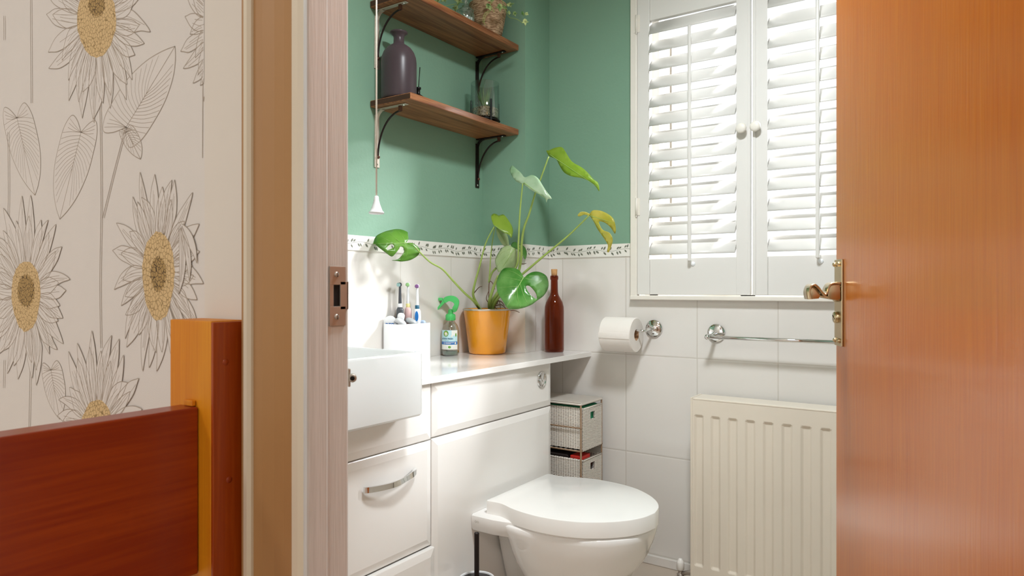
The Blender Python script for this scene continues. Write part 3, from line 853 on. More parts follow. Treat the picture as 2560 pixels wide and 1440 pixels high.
# twisted chrome bow handle
ya, yb2 = 1.250, 1.448; pts = []; N = 28; rings = []
for i in range(N + 1):
    f = i / N; y = ya + (yb2 - ya) * f
    xo = CXF + .008 + (.016 * math.sin(PI * f) ** .6 if 0 < f < 1 else 0)
    z = .5325 - .0045 * math.sin(PI * f) + .0075 * max(0, (f - .55) / .45) ** 1.5
    tw = .15 - .9 * max(0, math.sin(PI * (f - .45) / .5)) if .45 < f < .95 else .15
    hw = .0078; tk = .0030
    c_, s_ = math.cos(tw), math.sin(tw); ring = []
    for (u, v) in ((-hw, -tk), (hw, -tk), (hw, tk), (-hw, tk)):
        ring.append((xo + v * c_ + u * s_ * .5, y, z + u * c_ - v * s_ * .5))
    rings.append(ring)
b = MB(); b.loft(rings); b.build('handle', ['chrome'], dr, auto=50)
wc = thing('cistern_cabinet', 'white gloss cistern cabinet behind the toilet with flush button', 'cabinet', (-1.5, 1.87, 0))
b = MB(); b.box(XL + .002, CXF - .019, YC + .0015, YC1, 0, WTB - .001, .001); b.build('body', ['white_gloss'], wc)
b = MB(); front(b, YC + .002, YC1, .617, WTB - .002); up = b.build('upper_panel', ['white_gloss'], wc)
b = MB(); front(b, YC + .002, YC1, .03, .6125, th=.018); b.build('lower_panel', ['white_gloss'], wc)
fy, fz = 2.137, .721
b = MB(); b.lathe([(.030, 0), (.030, .003), (.0285, .005), (.0255, .0045), (.0245, .0028), (0, .0028)], (CXF, fy, fz), 40, mtx=Matrix.Rotation(PI / 2, 4, 'Y'))
b.lathe([(.012, .0028), (.0125, .004), (.0115, .0045), (.0105, .0036), (0, .0036)], (CXF, fy - .007, fz - .008), 30, mtx=Matrix.Rotation(PI / 2, 4, 'Y'))
b.build('flush_button', ['chrome'], up)
b = MB(); b.prism([(XL + .001, 1.4145, WTB), (WXF, 1.4145, WTB), (WXF + .02, YB - .001, WTB), (XA + .001, YB - .001, WTB), (XA + .001, YA - .001, WTB), (XL + .001, YA - .001, WTB)], (0, 0, 0), (0, 0, WT - WTB), bev=.0012)
b.box(XL + .001, XL + .02, .93, 1.41, WTB, WT)
tag(b.build('worktop', ['worktop'], loc=(-1.5, 1.9, WTB)), 'slim white worktop over the cistern cabinet reaching the back wall', 'worktop')
# basin: open box with a rim
bx0, bx1, by0, by1, bz0, bz1 = XL + .02, -1.25, .94, 1.411, .709, .884
def rr(x0, x1, y0, y1, z, r, n=5):
    pts = []
    for (cx_, cy_, a0) in ((x1 - r, y1 - r, 0), (x0 + r, y1 - r, 90), (x0 + r, y0 + r, 180), (x1 - r, y0 + r, 270)):
        for k in range(n + 1):
            a = math.radians(a0 + 90 * k / n); pts.append((cx_ + r * math.cos(a), cy_ + r * math.sin(a), z))
    return pts
b = MB()
R_ = [rr(bx0 + .006, bx1 - .006, by0 + .006, by1 - .006, bz0, .010), rr(bx0, bx1, by0, by1, bz0 + .006, .014), rr(bx0, bx1, by0, by1, bz1 - .006, .014),
      rr(bx0 + .003, bx1 - .003, by0 + .003, by1 - .003, bz1 - .001, .013), rr(bx0 + .006, bx1 - .006, by0 + .006, by1 - .006, bz1, .012),
      rr(bx0 + .07, bx1 - .014, by0 + .016, by1 - .016, bz1, .02), rr(bx0 + .074, bx1 - .018, by0 + .020, by1 - .020, bz1 - .006, .024),
      rr(bx0 + .10, bx1 - .04, by0 + .05, by1 - .05, bz0 + .05, .05), rr(bx0 + .16, bx1 - .10, by0 + .12, by1 - .12, bz0 + .035, .05)]
b.loft(R_)
bs = thing('basin', 'rectangular white ceramic semi-recessed basin', 'basin', ((bx0 + bx1) / 2, 1.175, bz0))
b.build('bowl', ['ceramic_cool'], bs, auto=32)
b = MB(); b.lathe([(0, .006), (.02, .005), (.024, 0)], ((bx0 + bx1) / 2, 1.175, bz0 + .036), 28); b.build('waste', ['chrome'], bs)
tp = (bx0 + .035, 1.175, bz1)
b = MB(); b.lathe([(.024, 0), (.024, .006), (.02, .01), (.019, .09), (.017, .10), (0, .10)], tp, 28); b.tube([(tp[0], tp[1], bz1 + .07), (tp[0] + .06, tp[1], bz1 + .085), (tp[0] + .12, tp[1], bz1 + .075), (tp[0] + .125, tp[1], bz1 + .06)], .011, 14)
b.tube([(tp[0], tp[1], bz1 + .10), (tp[0] + .01, tp[1], bz1 + .125), (tp[0] + .07, tp[1], bz1 + .15)], .006, 10)
tag(b.build('basin_tap', ['chrome'], loc=tp), 'chrome mixer tap standing on the back rim of the basin', 'tap')

# ================================================================== TOILET
tl = thing('toilet', 'white wall-hung toilet with closed soft-curved lid', 'toilet', (-1.30, 1.93, 0))
XB0 = -1.287; yc_ = 1.935
LIDP = [(.010, .189), (.050, .1868), (.075, .193), (.106, .206), (.150, .2175), (.200, .2240), (.240, .2240), (.290, .2165), (.340, .2000), (.385, .1735), (.425, .1400), (.459, .0985), (.481, .0530), (.491, 0)]
def lidring(z, inset=0):
    """plan of the lid: flat back, a slight waist, then a long elliptical nose"""
    half = smoothpts([(x, h, 0) for x, h in LIDP], 4)[:-1]
    L = [(XB0 + inset, -(.183 - inset)), (XB0 + .003 + inset * .5, -(.1885 - inset))]
    for p in half:
        k = 1 - inset / .491; L.append((XB0 + p.x * k, -p.y * (1 - inset / .21)))
    return [(x, yc_ + y, z) for x, y in L] + [(XB0 + .491 - inset, yc_, z)] + [(x, yc_ - y, z) for x, y in L[::-1]]
LT = .384
b = MB(); b.loft([lidring(LT - .050, .004), lidring(LT - .0485, .0012), lidring(LT - .047, 0), lidring(LT - .0035, .0), lidring(LT - .0012, .001), lidring(LT, .004)])
b.build('lid', ['seat_plastic'], tl, auto=28)
b = MB(); b.loft([lidring(LT - .054, .008), lidring(LT - .0505, .006)]); b.build('seat', ['seat_plastic'], tl, auto=50)
# pan: rim under the lid, egg-shaped bowl, trunk to the cabinet, flange at the back
def egg(z, x0, x1, w, pb, n=56, fs=.34):
    xs_ = x0 + fs * (x1 - x0); pts = []
    for k in range(n):
        t = 2 * PI * k / n; c_, s_ = math.cos(t), math.sin(t)
        if c_ >= 0: pts.append((xs_ + (x1 - xs_) * c_ ** .92, yc_ + w * abs(s_) ** .88 * (1 if s_ > 0 else -1), z))
        else: pts.append((xs_ - (xs_ - x0) * abs(c_) ** pb, yc_ + w * abs(s_) ** pb * (1 if s_ > 0 else -1), z))
    return pts
TX = XB0 + .483
b = MB(); b.loft([egg(z, x0, x1, w, pb) for (z, x0, x1, w, pb) in (
    (.056, -1.06, TX - .30, 0.0542, .9), (.060, -1.10, TX - .262, 0.0846, .9), (.072, -1.13, TX - .215, 0.1107, .88), (.095, -1.165, TX - .165, 0.1345, .85), (.13, -1.195, TX - .115, 0.1584, .8),
    (.17, -1.215, TX - .075, 0.1769, .75), (.21, -1.228, TX - .045, 0.1953, .7), (.25, -1.236, TX - .022, 0.2083, .65), (.285, -1.242, TX - .010, 0.2159, .6), (.31, -1.25, TX - .004, 0.2197, .5), (.326, -1.25, TX - .002, 0.2208, .45), (.331, -1.25, TX - .006, 0.2159, .45))])
b.build('bowl', ['ceramic'], tl, auto=70)
b = MB(); b.loft([rr(CXF + .001, -1.0, yc_ - h_, yc_ + h_, z, .03) for (z, h_) in ((.075, .045), (.12, .06), (.2, .085), (.30, .11))]); b.build('trunk', ['ceramic'], tl, auto=50)
b = MB(); fl_ = []
for (z, dx, h_) in ((.288, -.012, .196), (.291, -.004, .214), (.298, 0, .2195), (.330, .004, .221), (.338, .004, .2195), (.342, .0, .214)):
    fl_.append([(CXF + .001, yc_ - h_, z), (-1.24 + dx, yc_ - h_, z), (-1.205 + dx, yc_ - h_ * .975, z), (-1.16 + dx, yc_ - h_ * .925, z), (-1.10 + dx, yc_ - h_ * .84, z), (-1.10 + dx, yc_ + h_ * .84, z), (-1.16 + dx, yc_ + h_ * .925, z), (-1.205 + dx, yc_ + h_ * .975, z), (-1.24 + dx, yc_ + h_, z), (CXF + .001, yc_ + h_, z)])
b.loft(fl_); b.build('flange', ['ceramic'], tl, auto=40)
b = MB()
for k in (0, 1): 
    pts = [(CXF + .018 + .0085 * k + .0032 * math.cos(2 * PI * i / 16), yc_ - .2205, .322 + .0030 * math.sin(2 * PI * i / 16)) for i in range(16)]
    b.tube(pts, .0006, 5, closed=True)
b.build('maker_mark', ['steel'], tl)
# toilet brush
tb = (-1.243, 1.640, 0); b = MB()
br = thing('toilet_brush', 'toilet brush with dark handle in a white-rimmed holder', 'toilet brush', tb)
b.lathe([(0, .004), (.05, .004), (.052, .0), (.055, .01), (.0555, .180), (.054, .185), (.0505, .186), (.049, .183), (.0485, .02)], tb, 44); b.build('holder', ['white_plastic'], br)
b = MB(); b.lathe([(0, .181), (.020, .1815), (.0488, .180), (.0488, .176), (0, .176)], tb, 40); b.build('splash_disc', ['iron'], br)
b = MB(); b.lathe([(.0075, .181), (.0075, .315), (.0078, .318), (.0070, .321), (.0055, .321), (.005, .318), (0, .318)], tb, 24); b.build('handle', ['iron'], br)

# ================================================================== WICKER TOWER
bk = thing('wicker_drawer_tower', 'narrow tower of white wicker drawers in brown wire frame', 'wicker drawers', (-1.34, 2.35, 0))
tx0, tx1, ty0, ty1, tz = -1.462, -1.223, 2.262, 2.44, .626
b = MB(); b.box(tx0, tx1, ty0, ty1, tz - .012, tz, .004); b.build('top', ['wick_top'], bk)
b = MB()
for x in (tx0 + .004, tx1 - .004):
    for y in (ty0 + .004, ty1 - .004): b.tube([(x, y, 0), (x, y, tz - .006)], .0036, 8)
for z in (.0, .222, .430):
    z += .012
    b.tube([(tx0, ty0 + .004, z), (tx1, ty0 + .004, z)], .003, 8); b.tube([(tx0, ty1 - .004, z), (tx1, ty1 - .004, z)], .003, 8)
    b.tube([(tx1 - .004, ty0, z), (tx1 - .004, ty1, z)], .003, 8); b.tube([(tx0 + .004, ty0, z), (tx0 + .004, ty1, z)], .003, 8)
for z in (.53, .325, .12): b.tube([(tx0, ty0 + .002, z), (tx1, ty0 + .002, z)], .003, 8)
b.build('wire_frame', ['cane'], bk)
for k, (z0, z1) in enumerate(((.442, .600), (.234, .405), (.018, .198))):
    b = MB(); x0, x1, y0, y1 = tx0 + .012, tx1 + .001, ty0 + .012, ty1 - .012; t = .006
    b.box(x0, x1 - t, y0, y0 + t, z0, z1, .002, mi=0); b.box(x0, x1 - t, y1 - t, y1, z0, z1, .002, mi=0); b.box(x0, x0 + t, y0, y1, z0, z1, .002, mi=1); b.box(x0, x1 - t, y0, y1, z0, z0 + t, mi=0)
    hy0_, hy1_, hz0_, hz1_ = (y0 + y1) / 2 - .018, (y0 + y1) / 2 + .018, z1 - .046, z1 - .018
    for (a0, a1, c0, c1) in ((y0, hy0_, z0, z1), (hy1_, y1, z0, z1), (hy0_, hy1_, z0, hz0_), (hy0_, hy1_, hz1_, z1)): b.box(x1 - t, x1, a0, a1, c0, c1, 0, mi=1)
    b.tube([(x1 - t / 2, y0, z1), (x1 - t / 2, y1, z1)], .0045, 8, mi=0); b.tube([(x0, y0 + t / 2, z1), (x1, y0 + t / 2, z1)], .0045, 8, mi=0)
    b.build('drawer', ['wick_x', 'wick_y'], bk)
b = MB(); b.box(tx0 + .02, tx1 - .008, ty0 + .02, ty1 - .03, .46, .607, .006); tag(b.build('folded_cloth', ['teal'], loc=(-1.34, 2.33, .46)), 'green folded cloth inside the top wicker drawer', 'cloth')
b = MB(); b.box(tx0 + .02, tx1 - .07, ty0 + .02, ty1 - .03, .25, .419, .006); tag(b.build('dark_folded_cloth', ['darkstuff'], loc=(-1.36, 2.33, .25)), 'dark folded cloth inside the second wicker drawer', 'cloth')
b = MB(); b.box(tx1 - .06, tx1 - .010, ty0 + .02, ty0 + .09, .25, .420, .003); tag(b.build('packet', ['red'], loc=(-1.26, 2.30, .25)), 'red packet showing over the edge of the second wicker drawer', 'packet')

# ================================================================== RADIATOR
rd = thing('radiator', 'cream ribbed panel radiator on tiled wall under the window', 'radiator', (-.5, 2.39, .04))
rx0, rx1, ry0, ry1, rz0, rz1 = -.830, -.130, 2.336, 2.436, .035, .673
b = MB()
xs = [rx0 + .006]; NF = 11
# ribbed front: grid with pressed flutes
cols = []
pit = .0584; f0 = -.817
x = f0
edges = [(rx0 + .006, 0)]
for k in range(NF):
    a = f0 + k * pit
    for (dx, dp) in ((0, 0), (.007, 1), (.027, 1), (.034, 0)): 
        if a + dx < rx1 - .006: edges.append((a + dx, dp))
edges.append((rx1 - .006, 0))
rows = [(rz0 + .004, 0), (rz0 + .05, 0), (rz0 + .058, 1), (.607, 1), (.615, 0), (rz1 - .004, 0)]
b2 = bmesh.new(); G = [[b2.verts.new((x, ry0 + .0065 * dx * dz, z)) for x, dx in edges] for z, dz in rows]
for i in range(len(rows) - 1):
    for j in range(len(edges) - 1):
        b2.faces.new([G[i][j], G[i][j + 1], G[i + 1][j + 1], G[i + 1][j]])
bmesh.ops.recalc_face_normals(b2, faces=b2.faces[:]); 
b.merge(b2)
fp = b.build('ribbed_panel', ['rad'], rd); 
sm = fp.modifiers.new('b', 'BEVEL'); sm.width = .002; sm.segments = 2; sm.limit_method = 'ANGLE'; sm.angle_limit = .2
b = MB(); b.box(rx0, rx0 + .008, ry0 - .002, ry1, rz0, rz1 + .001, .002); b.build('side_panel', ['rad'], rd)
b = MB(); b.box(rx1 - .008, rx1, ry0 - .002, ry1, rz0, rz1 + .001, .002); b.build('side_panel', ['rad'], rd)
b = MB(); b.box(rx0 + .008, rx1 - .008, ry0 - .001, ry1, rz1 - .008, rz1, .003); b.build('top_grille', ['rad'], rd)
b = MB(); b.box(rx0 + .01, rx1 - .01, ry1 - .014, ry1 - .004, rz0, rz1 - .01, .002); b.box(rx0 + .1, rx0 + .14, ry1 - .004, YB - .003, .1, .6); b.box(rx1 - .14, rx1 - .1, ry1 - .004, YB - .003, .1, .6); b.build('rear_panel', ['rad'], rd)
vx, vy = -.884, 2.384
b = MB(); b.lathe([(0, .085), (.006, .084), (.0085, .080), (.0125, .074), (.0135, .070), (.0135, .046), (.0115, .044), (0, .044)], (vx, vy, -.005), 20); cap = b.build('valve_cap', ['rad_white'], rd)
b = MB(); b.lathe([(.008, .0), (.008, .041), (0, .041)], (vx, vy, 0), 16); b.tube([(vx, vy, .024), (rx0 + .01, vy, .050)], .008, 12); b.lathe([(.013, 0), (.013, .012), (.011, .014), (0, .014)], (vx, vy, .012), 6)
b.build('valve', ['steel'], rd)

# ================================================================== ROLL HOLDER, TOWEL RAIL
RX, RZ = -1.020, .902
rh = thing('toilet_roll_holder', 'chrome toilet roll holder arm on round wall rose', 'roll holder', (RX, YB, RZ))
toY = Matrix.Rotation(PI / 2, 4, 'X')
rose = [(.034, 0), (.034, .004), (.032, .007), (.026, .009), (.018, .014), (.011, .018), (0, .019)]
b = MB(); b.lathe(rose, (RX, YB, RZ), 40, mtx=toY); b.build('rose', ['chrome'], rh)
RY = 2.392; RCZ = .880; rr0 = .066; rx_a, rx_b = -1.186, -1.058
b = MB(); b.tube(smoothpts([(RX, YB - .015, RZ), (RX - .002, YB - .045, RZ - .001), (RX - .012, RY + .004, RZ - .006), (RX - .035, RY, RCZ + .0155), (rx_b - .04, RY, RCZ + .0145), (rx_a - .01, RY, RCZ + .0145)], 5), .0052, 12); b.build('arm', ['chrome'], rh)
tr_ = thing('toilet_roll', 'white toilet roll hanging on chrome holder', 'toilet roll', (-1.12, RY, RCZ - rr0))
toX = Matrix.Rotation(PI / 2, 4, 'Y')
b = MB(); Lr = rx_b - rx_a
b.lathe([(.0215, 0), (rr0 - .003, 0), (rr0, .003), (rr0, Lr - .003), (rr0 - .003, Lr), (.0215, Lr), (.0215, 0)], (rx_a, RY, RCZ), 56, mtx=toX)
b.box(rx_a + .001, rx_b - .001, RY - rr0 - .0008, RY - rr0 + .001, RCZ - .012, RCZ + .01, .0005); b.build('paper', ['paper_roll'], tr_, auto=40)
b = MB(); b.lathe([(.0214, .0005), (.0214, Lr - .0005), (.0200, Lr - .0005), (.0200, .0005)], (rx_a, RY, RCZ), 36, mtx=toX); b.build('cardboard_core', ['card'], tr_)
tw = thing('towel_rail', 'chrome towel rail on tiled wall ending behind the door', 'towel rail', (-.78, YB, .89))
for x in (-.780, -.300):
    b = MB(); b.lathe([(.033, 0), (.033, .004), (.031, .007), (.025, .009), (.016, .012), (0, .013)], (x, YB, .894), 40, mtx=toY)
    b.tube([(x, YB - .01, .893), (x - .003, YB - .045, .887), (x - .006, 2.405, .884)], .0075, 14); b.build('bracket', ['chrome'], tw)
b = MB(); b.tube([(-.785, 2.400, .883), (-.30, 2.400, .883)], .0068, 16); b.build('bar', ['chrome'], tw)
b = MB(); b.lathe([(0, .011), (.006, .010), (.0095, .005), (.0105, 0), (.0095, -.005), (.006, -.009), (0, -.010)], (-.790, 2.398, .883), 20); b.build('ball_end', ['chrome'], tw)

# ================================================================== SHELVES
SF, SY0, SY1 = -1.5145, 1.645, 2.277
def shelf(z0, label):
    b = MB(); b.box(XL + .001, SF, SY0, SY1, z0, z0 + .023, .003, my=1)
    o = b.build('wall_shelf', ['shelf', 'shelf_end'], loc=(-1.6, 1.96, z0)); return tag(o, label, 'shelf', 'stained pine wall shelves')
shelf(1.670, 'dark stained pine shelf holding the plum bottle'); shelf(2.008, 'dark stained pine shelf holding the rope pot, topmost')
def bracket(y, zt, mat, label):
    t = thing('shelf_bracket', label, 'bracket', (XL, y, zt - .2), 'curved iron shelf brackets')
    b = MB()
    b.prism([(XL + .0005, y - .0115, zt - .2), (XL + .0005, y + .0115, zt - .2), (XL + .0005, y + .0095, zt - .02), (XL + .0005, y - .0095, zt - .02)], (0, 0, 0), (.004, 0, 0), bev=.001)
    b.box(XL + .0005, XL + .142, y - .0075, y + .0075, zt - .0045, zt - .0005, .001)
    pts = [(XL + .003 + .03 * (1 - math.cos(a)), y, zt - .034 + .03 * math.sin(a)) for a in [PI / 2 * k / 8 for k in range(9)]]
    for p, q in zip(pts[:-1], pts[1:]): b.prism([(p[0], y - .0065, p[2]), (p[0], y + .0065, p[2]), (p[0] + .003, y + .0065, p[2] - .003), (p[0] + .003, y - .0065, p[2] - .003)], (0, 0, 0), (q[0] - p[0], 0, q[2] - p[2]))
    b.build('arm', [mat], t)
    b = MB()
    pts = [(XL + .007 + .108 * (1 - math.cos(a)) , y + .001, zt - .165 + .145 * math.sin(a)) for a in [PI / 2 * k / 16 for k in range(17)]]
    b.tube(pts, .0033, 10); b.build('brace', ['iron'], t)
    b = MB(); b.box(XL + .106, XL + .116, y - .004, y + .006, zt - .022, zt - .004, .001); b.build('clip', ['rust'], t); b = MB(); b.lathe([(0, .006), (.004, .005), (.006, 0)], (XL + .008, y + .001, zt - .165), 12, mtx=toX); b.build('rivet', ['rust'], t)
    for (p, ax_) in (((XL + .0045, y, zt - .19), 'x'), ((XL + .128, y, zt - .0045), 'z')):
        b = MB(); b.lathe([(0, .0025), (.0025, .002), (.004, 0)], p, 14, mtx=toX if ax_ == 'x' else Matrix.Rotation(PI, 4, 'X')); b.build('screw', ['chrome'], t)
bracket(1.675, 1.670, 'iron_pale', 'pale worn iron bracket under the left end of lower shelf')
bracket(2.245, 1.670, 'iron', 'dark iron bracket under the lower shelf beside the boxed corner')
bracket(1.675, 2.008, 'iron_pale', 'pale worn iron bracket under the upper shelf above the plum bottle')
bracket(2.245, 2.008, 'iron', 'dark iron bracket under the upper shelf above the glass planter')

# pull cord
cpt = at_d(941, 512, 1.75); zb_ = at_d(941, 535, 1.75).z; ztp = at_d(941, 490, 1.75).z
pcd = thing('light_pull', 'white conical pull on a cream cord hanging from ceiling', 'light pull', (cpt.x, cpt.y, zb_))
b = MB(); hh = ztp - zb_
b.lathe([(0, .001), (.0175, .0), (.0195, .002), (.0195, .005), (.0165, .007), (.0135, .014), (.0095, .025), (.0068, .035), (.0058, hh - .002), (.0045, hh), (0, hh)], (cpt.x, cpt.y, zb_), 32); b.build('pull', ['white_plastic'], pcd)
b = MB(); b.tube([(cpt.x, cpt.y, ztp - .003), (cpt.x, cpt.y, CEIL - .02)], .0022, 8); b.build('cord', ['cord'], pcd)
b = MB(); b.lathe([(.03, 0), (.03, -.02), (.02, -.03), (0, -.03)], (cpt.x, cpt.y, CEIL), 24); b.build('ceiling_switch', ['white_plastic'], pcd)

# ================================================================== THINGS ON THE SHELVES
pb = (-1.630, 1.711, 1.6935)
b = MB(); b.lathe([(0, .003), (.05, .0), (.059, .004), (.0605, .012), (.0605, .130), (.0585, .148), (.052, .166), (.041, .181), (.029, .190), (.0215, .194), (.0185, .199), (.0175, .215), (.0185, .222), (.0240, .228), (.0295, .232), (.0305, .235), (.0285, .2375), (.0235, .2365), (.0165, .230), (.0150, .215), (.0150, .2)], pb, 56)
tag(b.build('glass_bottle', ['plum'], loc=pb), 'wide plum glass bottle with flared neck on lower shelf', 'bottle')
df = (-1.632, 1.812, 1.6935)
dfo = thing('reed_diffuser', 'small black diffuser bottle with a single reed beside plum bottle', 'diffuser', df)
b = MB(); b.lathe([(0, 0), (.019, 0), (.021, .004), (.021, .03), (.017, .042), (.008, .048), (.0065, .05), (.0065, .066), (.0095, .067), (.0095, .073), (.006, .074), (0, .07)], df, 28); b.build('bottle', ['black'], dfo)
b = MB(); b.tube([(df[0], df[1], df[2] + .06), (df[0] + .002, df[1] + .006, df[2] + .146)], .0016, 6); b.build('reed', ['black'], dfo)

gp = (-1.600, 2.165, 1.6935)
gpo = thing('glass_planter', 'clear glass cylinder planter with gravel in a black metal stand', 'planter', gp)
rg = .056
b = MB(); b.lathe([(0, .024), (rg - .006, .024), (rg - .001, .027), (rg, .032), (rg, .168), (rg - .0012, .169), (rg - .0024, .168), (rg - .0024, .034), (rg - .006, .028), (0, .028)], gp, 56); b.build('glass', ['clear'], gpo)
b = MB(); b.lathe([(0, .029), (rg - .006, .030), (rg - .0035, .036), (rg - .0035, .066), (rg - .015, .071), (.02, .073), (0, .075)], gp, 44); b.build('gravel', ['gravel'], gpo)
b = MB(); ring = [(gp[0] + (rg + .002) * math.cos(2 * PI * i / 40), gp[1] + (rg + .002) * math.sin(2 * PI * i / 40), gp[2] + .020) for i in range(40)]
b.tube(ring, .0022, 6, closed=True)
b.lathe([(0, .018), (rg, .018), (rg, .021), (0, .021)], gp, 30)
for a in (-30, 60, 150, 240):
    a = math.radians(a); cx_, cy_ = gp[0] + (rg + .0035) * math.cos(a), gp[1] + (rg + .0035) * math.sin(a)
    b.box(-.0012, .0012, -.0035, .0035, 0, .095, .0004, mtx=Matrix.Translation((cx_, cy_, gp[2])) @ Matrix.Rotation(a, 4, 'Z'))
b.build('stand', ['black'], gpo)
ag = thing('succulent', 'spiky green succulent growing in gravel inside glass planter', 'succulent', (gp[0], gp[1], gp[2] + .07))
rs = random.Random(3)
for k in range(16):
    a = 2 * PI * k / 16 + rs.uniform(-.2, .2); ln = rs.uniform(.05, .095); tilt = rs.uniform(.08, .5)
    base = Vector((gp[0], gp[1], gp[2] + .070)); dr_ = Vector((math.cos(a) * math.sin(tilt), math.sin(a) * math.sin(tilt), math.cos(tilt)))
    pts = [base + dr_ * (ln * t) + Vector((math.cos(a), math.sin(a), 0)) * (.012 * t * (1 - t)) for t in (0, .25, .5, .75, 1)]
    b = MB(); b.tube(pts, [.0035, .0042, .0034, .002, .0003], 8); b.build('leaf', ['agave'], ag)

# rope-wrapped pot with ivy
rp = (-1.603, 2.188, 2.0315)
rpo = thing('rope_plant_pot', 'tapered jute rope plant pot on upper shelf', 'plant pot', rp)
b = MB(); pf = []
n_ = 20; r0_, r1_, hh_ = .044, .072, .150
pf.append((0, .002)); pf.append((r0_ - .002, .0))
for k in range(n_):
    for (f, o_) in ((.12, .0004), (.5, .0042), (.88, .0004)):
        z = (k + f) / n_ * hh_; base_r = r0_ + (r1_ - r0_) * min(1, (z / hh_) ** .8 * 1.1); pf.append((base_r + o_, z))
pf += [(r1_ - .006, hh_), (r1_ - .008, hh_ - .02), (0, hh_ - .02)]
b.lathe(pf, rp, 48); b.build('pot', ['rope'], rpo)
ivy = thing('ivy_plant', 'variegated trailing ivy spilling over jute rope pot', 'ivy', (rp[0], rp[1], rp[2] + .13))
def ivyleaf(c, dirv, nv, s, name='leaf'):
    d = Vector(dirv).normalized(); n = Vector(nv); n = (n - d * n.dot(d)).normalized(); u = n.cross(d)
    out = [(0, 0), (-.32, .18), (-.28, .42), (-.55, .50), (-.2, .62), (0, 1.05), (.2, .62), (.55, .50), (.28, .42), (.32, .18)]
    b = MB(); ctr = Vector(c) + d * (.45 * s) - n * (.1 * s)
    P = [Vector(c) + u * (x * s) + d * (y * s) + n * (-.12 * abs(x) * s) for x, y in out]
    for i in range(len(P)): b.face([ctr, P[i], P[(i + 1) % len(P)]], smooth=True)
    o = b.build(name, ['ivy'], ivy); m = o.modifiers.new('s', 'SOLIDIFY'); m.thickness = .0006
def vine(pxs, t0, t1, leaves):
    pts = [at_d(x, y, t0 + (t1 - t0) * i / (len(pxs) - 1)) for i, (x, y) in enumerate(pxs)]
    b = MB(); b.tube(smoothpts(pts, 5), .0010, 6); b.build('vine', ['stem'], ivy)
    for (x, y, dx, dy, s, t) in leaves:
        c = at_d(x, y, t); d = RT * dx + Vector((0, 0, -dy)); ivyleaf(c, d, -FW + Vector((rs.uniform(-.5, .5), rs.uniform(-.5, .5), rs.uniform(-.2, .7))), s)
vine([(1250, -14), (1262, 20), (1272, 42), (1292, 48), (1307, 58)], 2.64, 2.50, [(1266, 12, 1, -.2, .030, 2.60), (1273, 26, 0, 1, .018, 2.56), (1285, 28, .3, 1, .020, 2.55), (1306, 28, .3, 1, .020, 2.52), (1312, 46, .1, 1, .026, 2.50), (1312, 32, .9, .5, .016, 2.51)])
vine([(1240, -20), (1233, -2), (1226, 12), (1236, 30)], 2.60, 2.545, [(1218, 8, .5, 1, .032, 2.55), (1250, 8, .0, 1, .032, 2.56), (1258, 14, .7, .6, .022, 2.57), (1236, -4, -1, .3, .028, 2.57)])
vine([(1226, 26), (1212, 34), (1207, 52), (1214, 62)], 2.56, 2.55, [])
vine([(1224, 30), (1214, 40), (1210, 56)], 2.56, 2.55, [])
vine([(1170, -20), (1148, 5), (1128, 12), (1108, 16)], 2.60, 2.50, [(1150, -8, -.3, 1, .034, 2.54), (1140, 12, -.1, 1, .026, 2.60), (1118, -6, -.8, .5, .028, 2.52), (1100, -2, -1, .4, .024, 2.50), (1086, -12, -.4, 1, .02, 2.48)])
vine([(1190, -30), (1210, -40), (1250, -36)], 2.60, 2.60, [(1200 + 14 * k, -20 - 6 * (k % 3), rs.uniform(-1, 1), rs.uniform(-.8, .3), .034, 2.62) for k in range(6)])

gj = (-1.565, 1.998, 2.0315)
b = MB(); b.lathe([(0, .001), (.028, 0), (.0305, .004), (.0305, .040), (.029, .048)], gj, 40)
for k in range(20):
    a = 2 * PI * k / 20; b.tube([(gj[0] + .0306 * math.cos(a), gj[1] + .0306 * math.sin(a), gj[2] + .005), (gj[0] + .0306 * math.cos(a), gj[1] + .0306 * math.sin(a), gj[2] + .04)], .0014, 6)
gjo = thing('lidded_glass_jar', 'small ribbed glass jar with knobbed lid beside rope pot', 'jar', gj)
b.build('jar', ['clear_green'], gjo)
b = MB(); b.lathe([(.030, .049), (.0315, .052), (.026, .058), (.016, .062), (.0145, .070), (.010, .073), (.006, .0735), (.005, .077), (.0085, .083), (.0095, .089), (.0075, .096), (.004, .099), (0, .100)], gj, 36); b.build('lid', ['clear_green'], gjo)
b = MB(); b.lathe([(0, .004), (.027, .004), (.027, .024), (0, .025)], gj, 30); b.build('wax', ['white_plastic'], gjo)

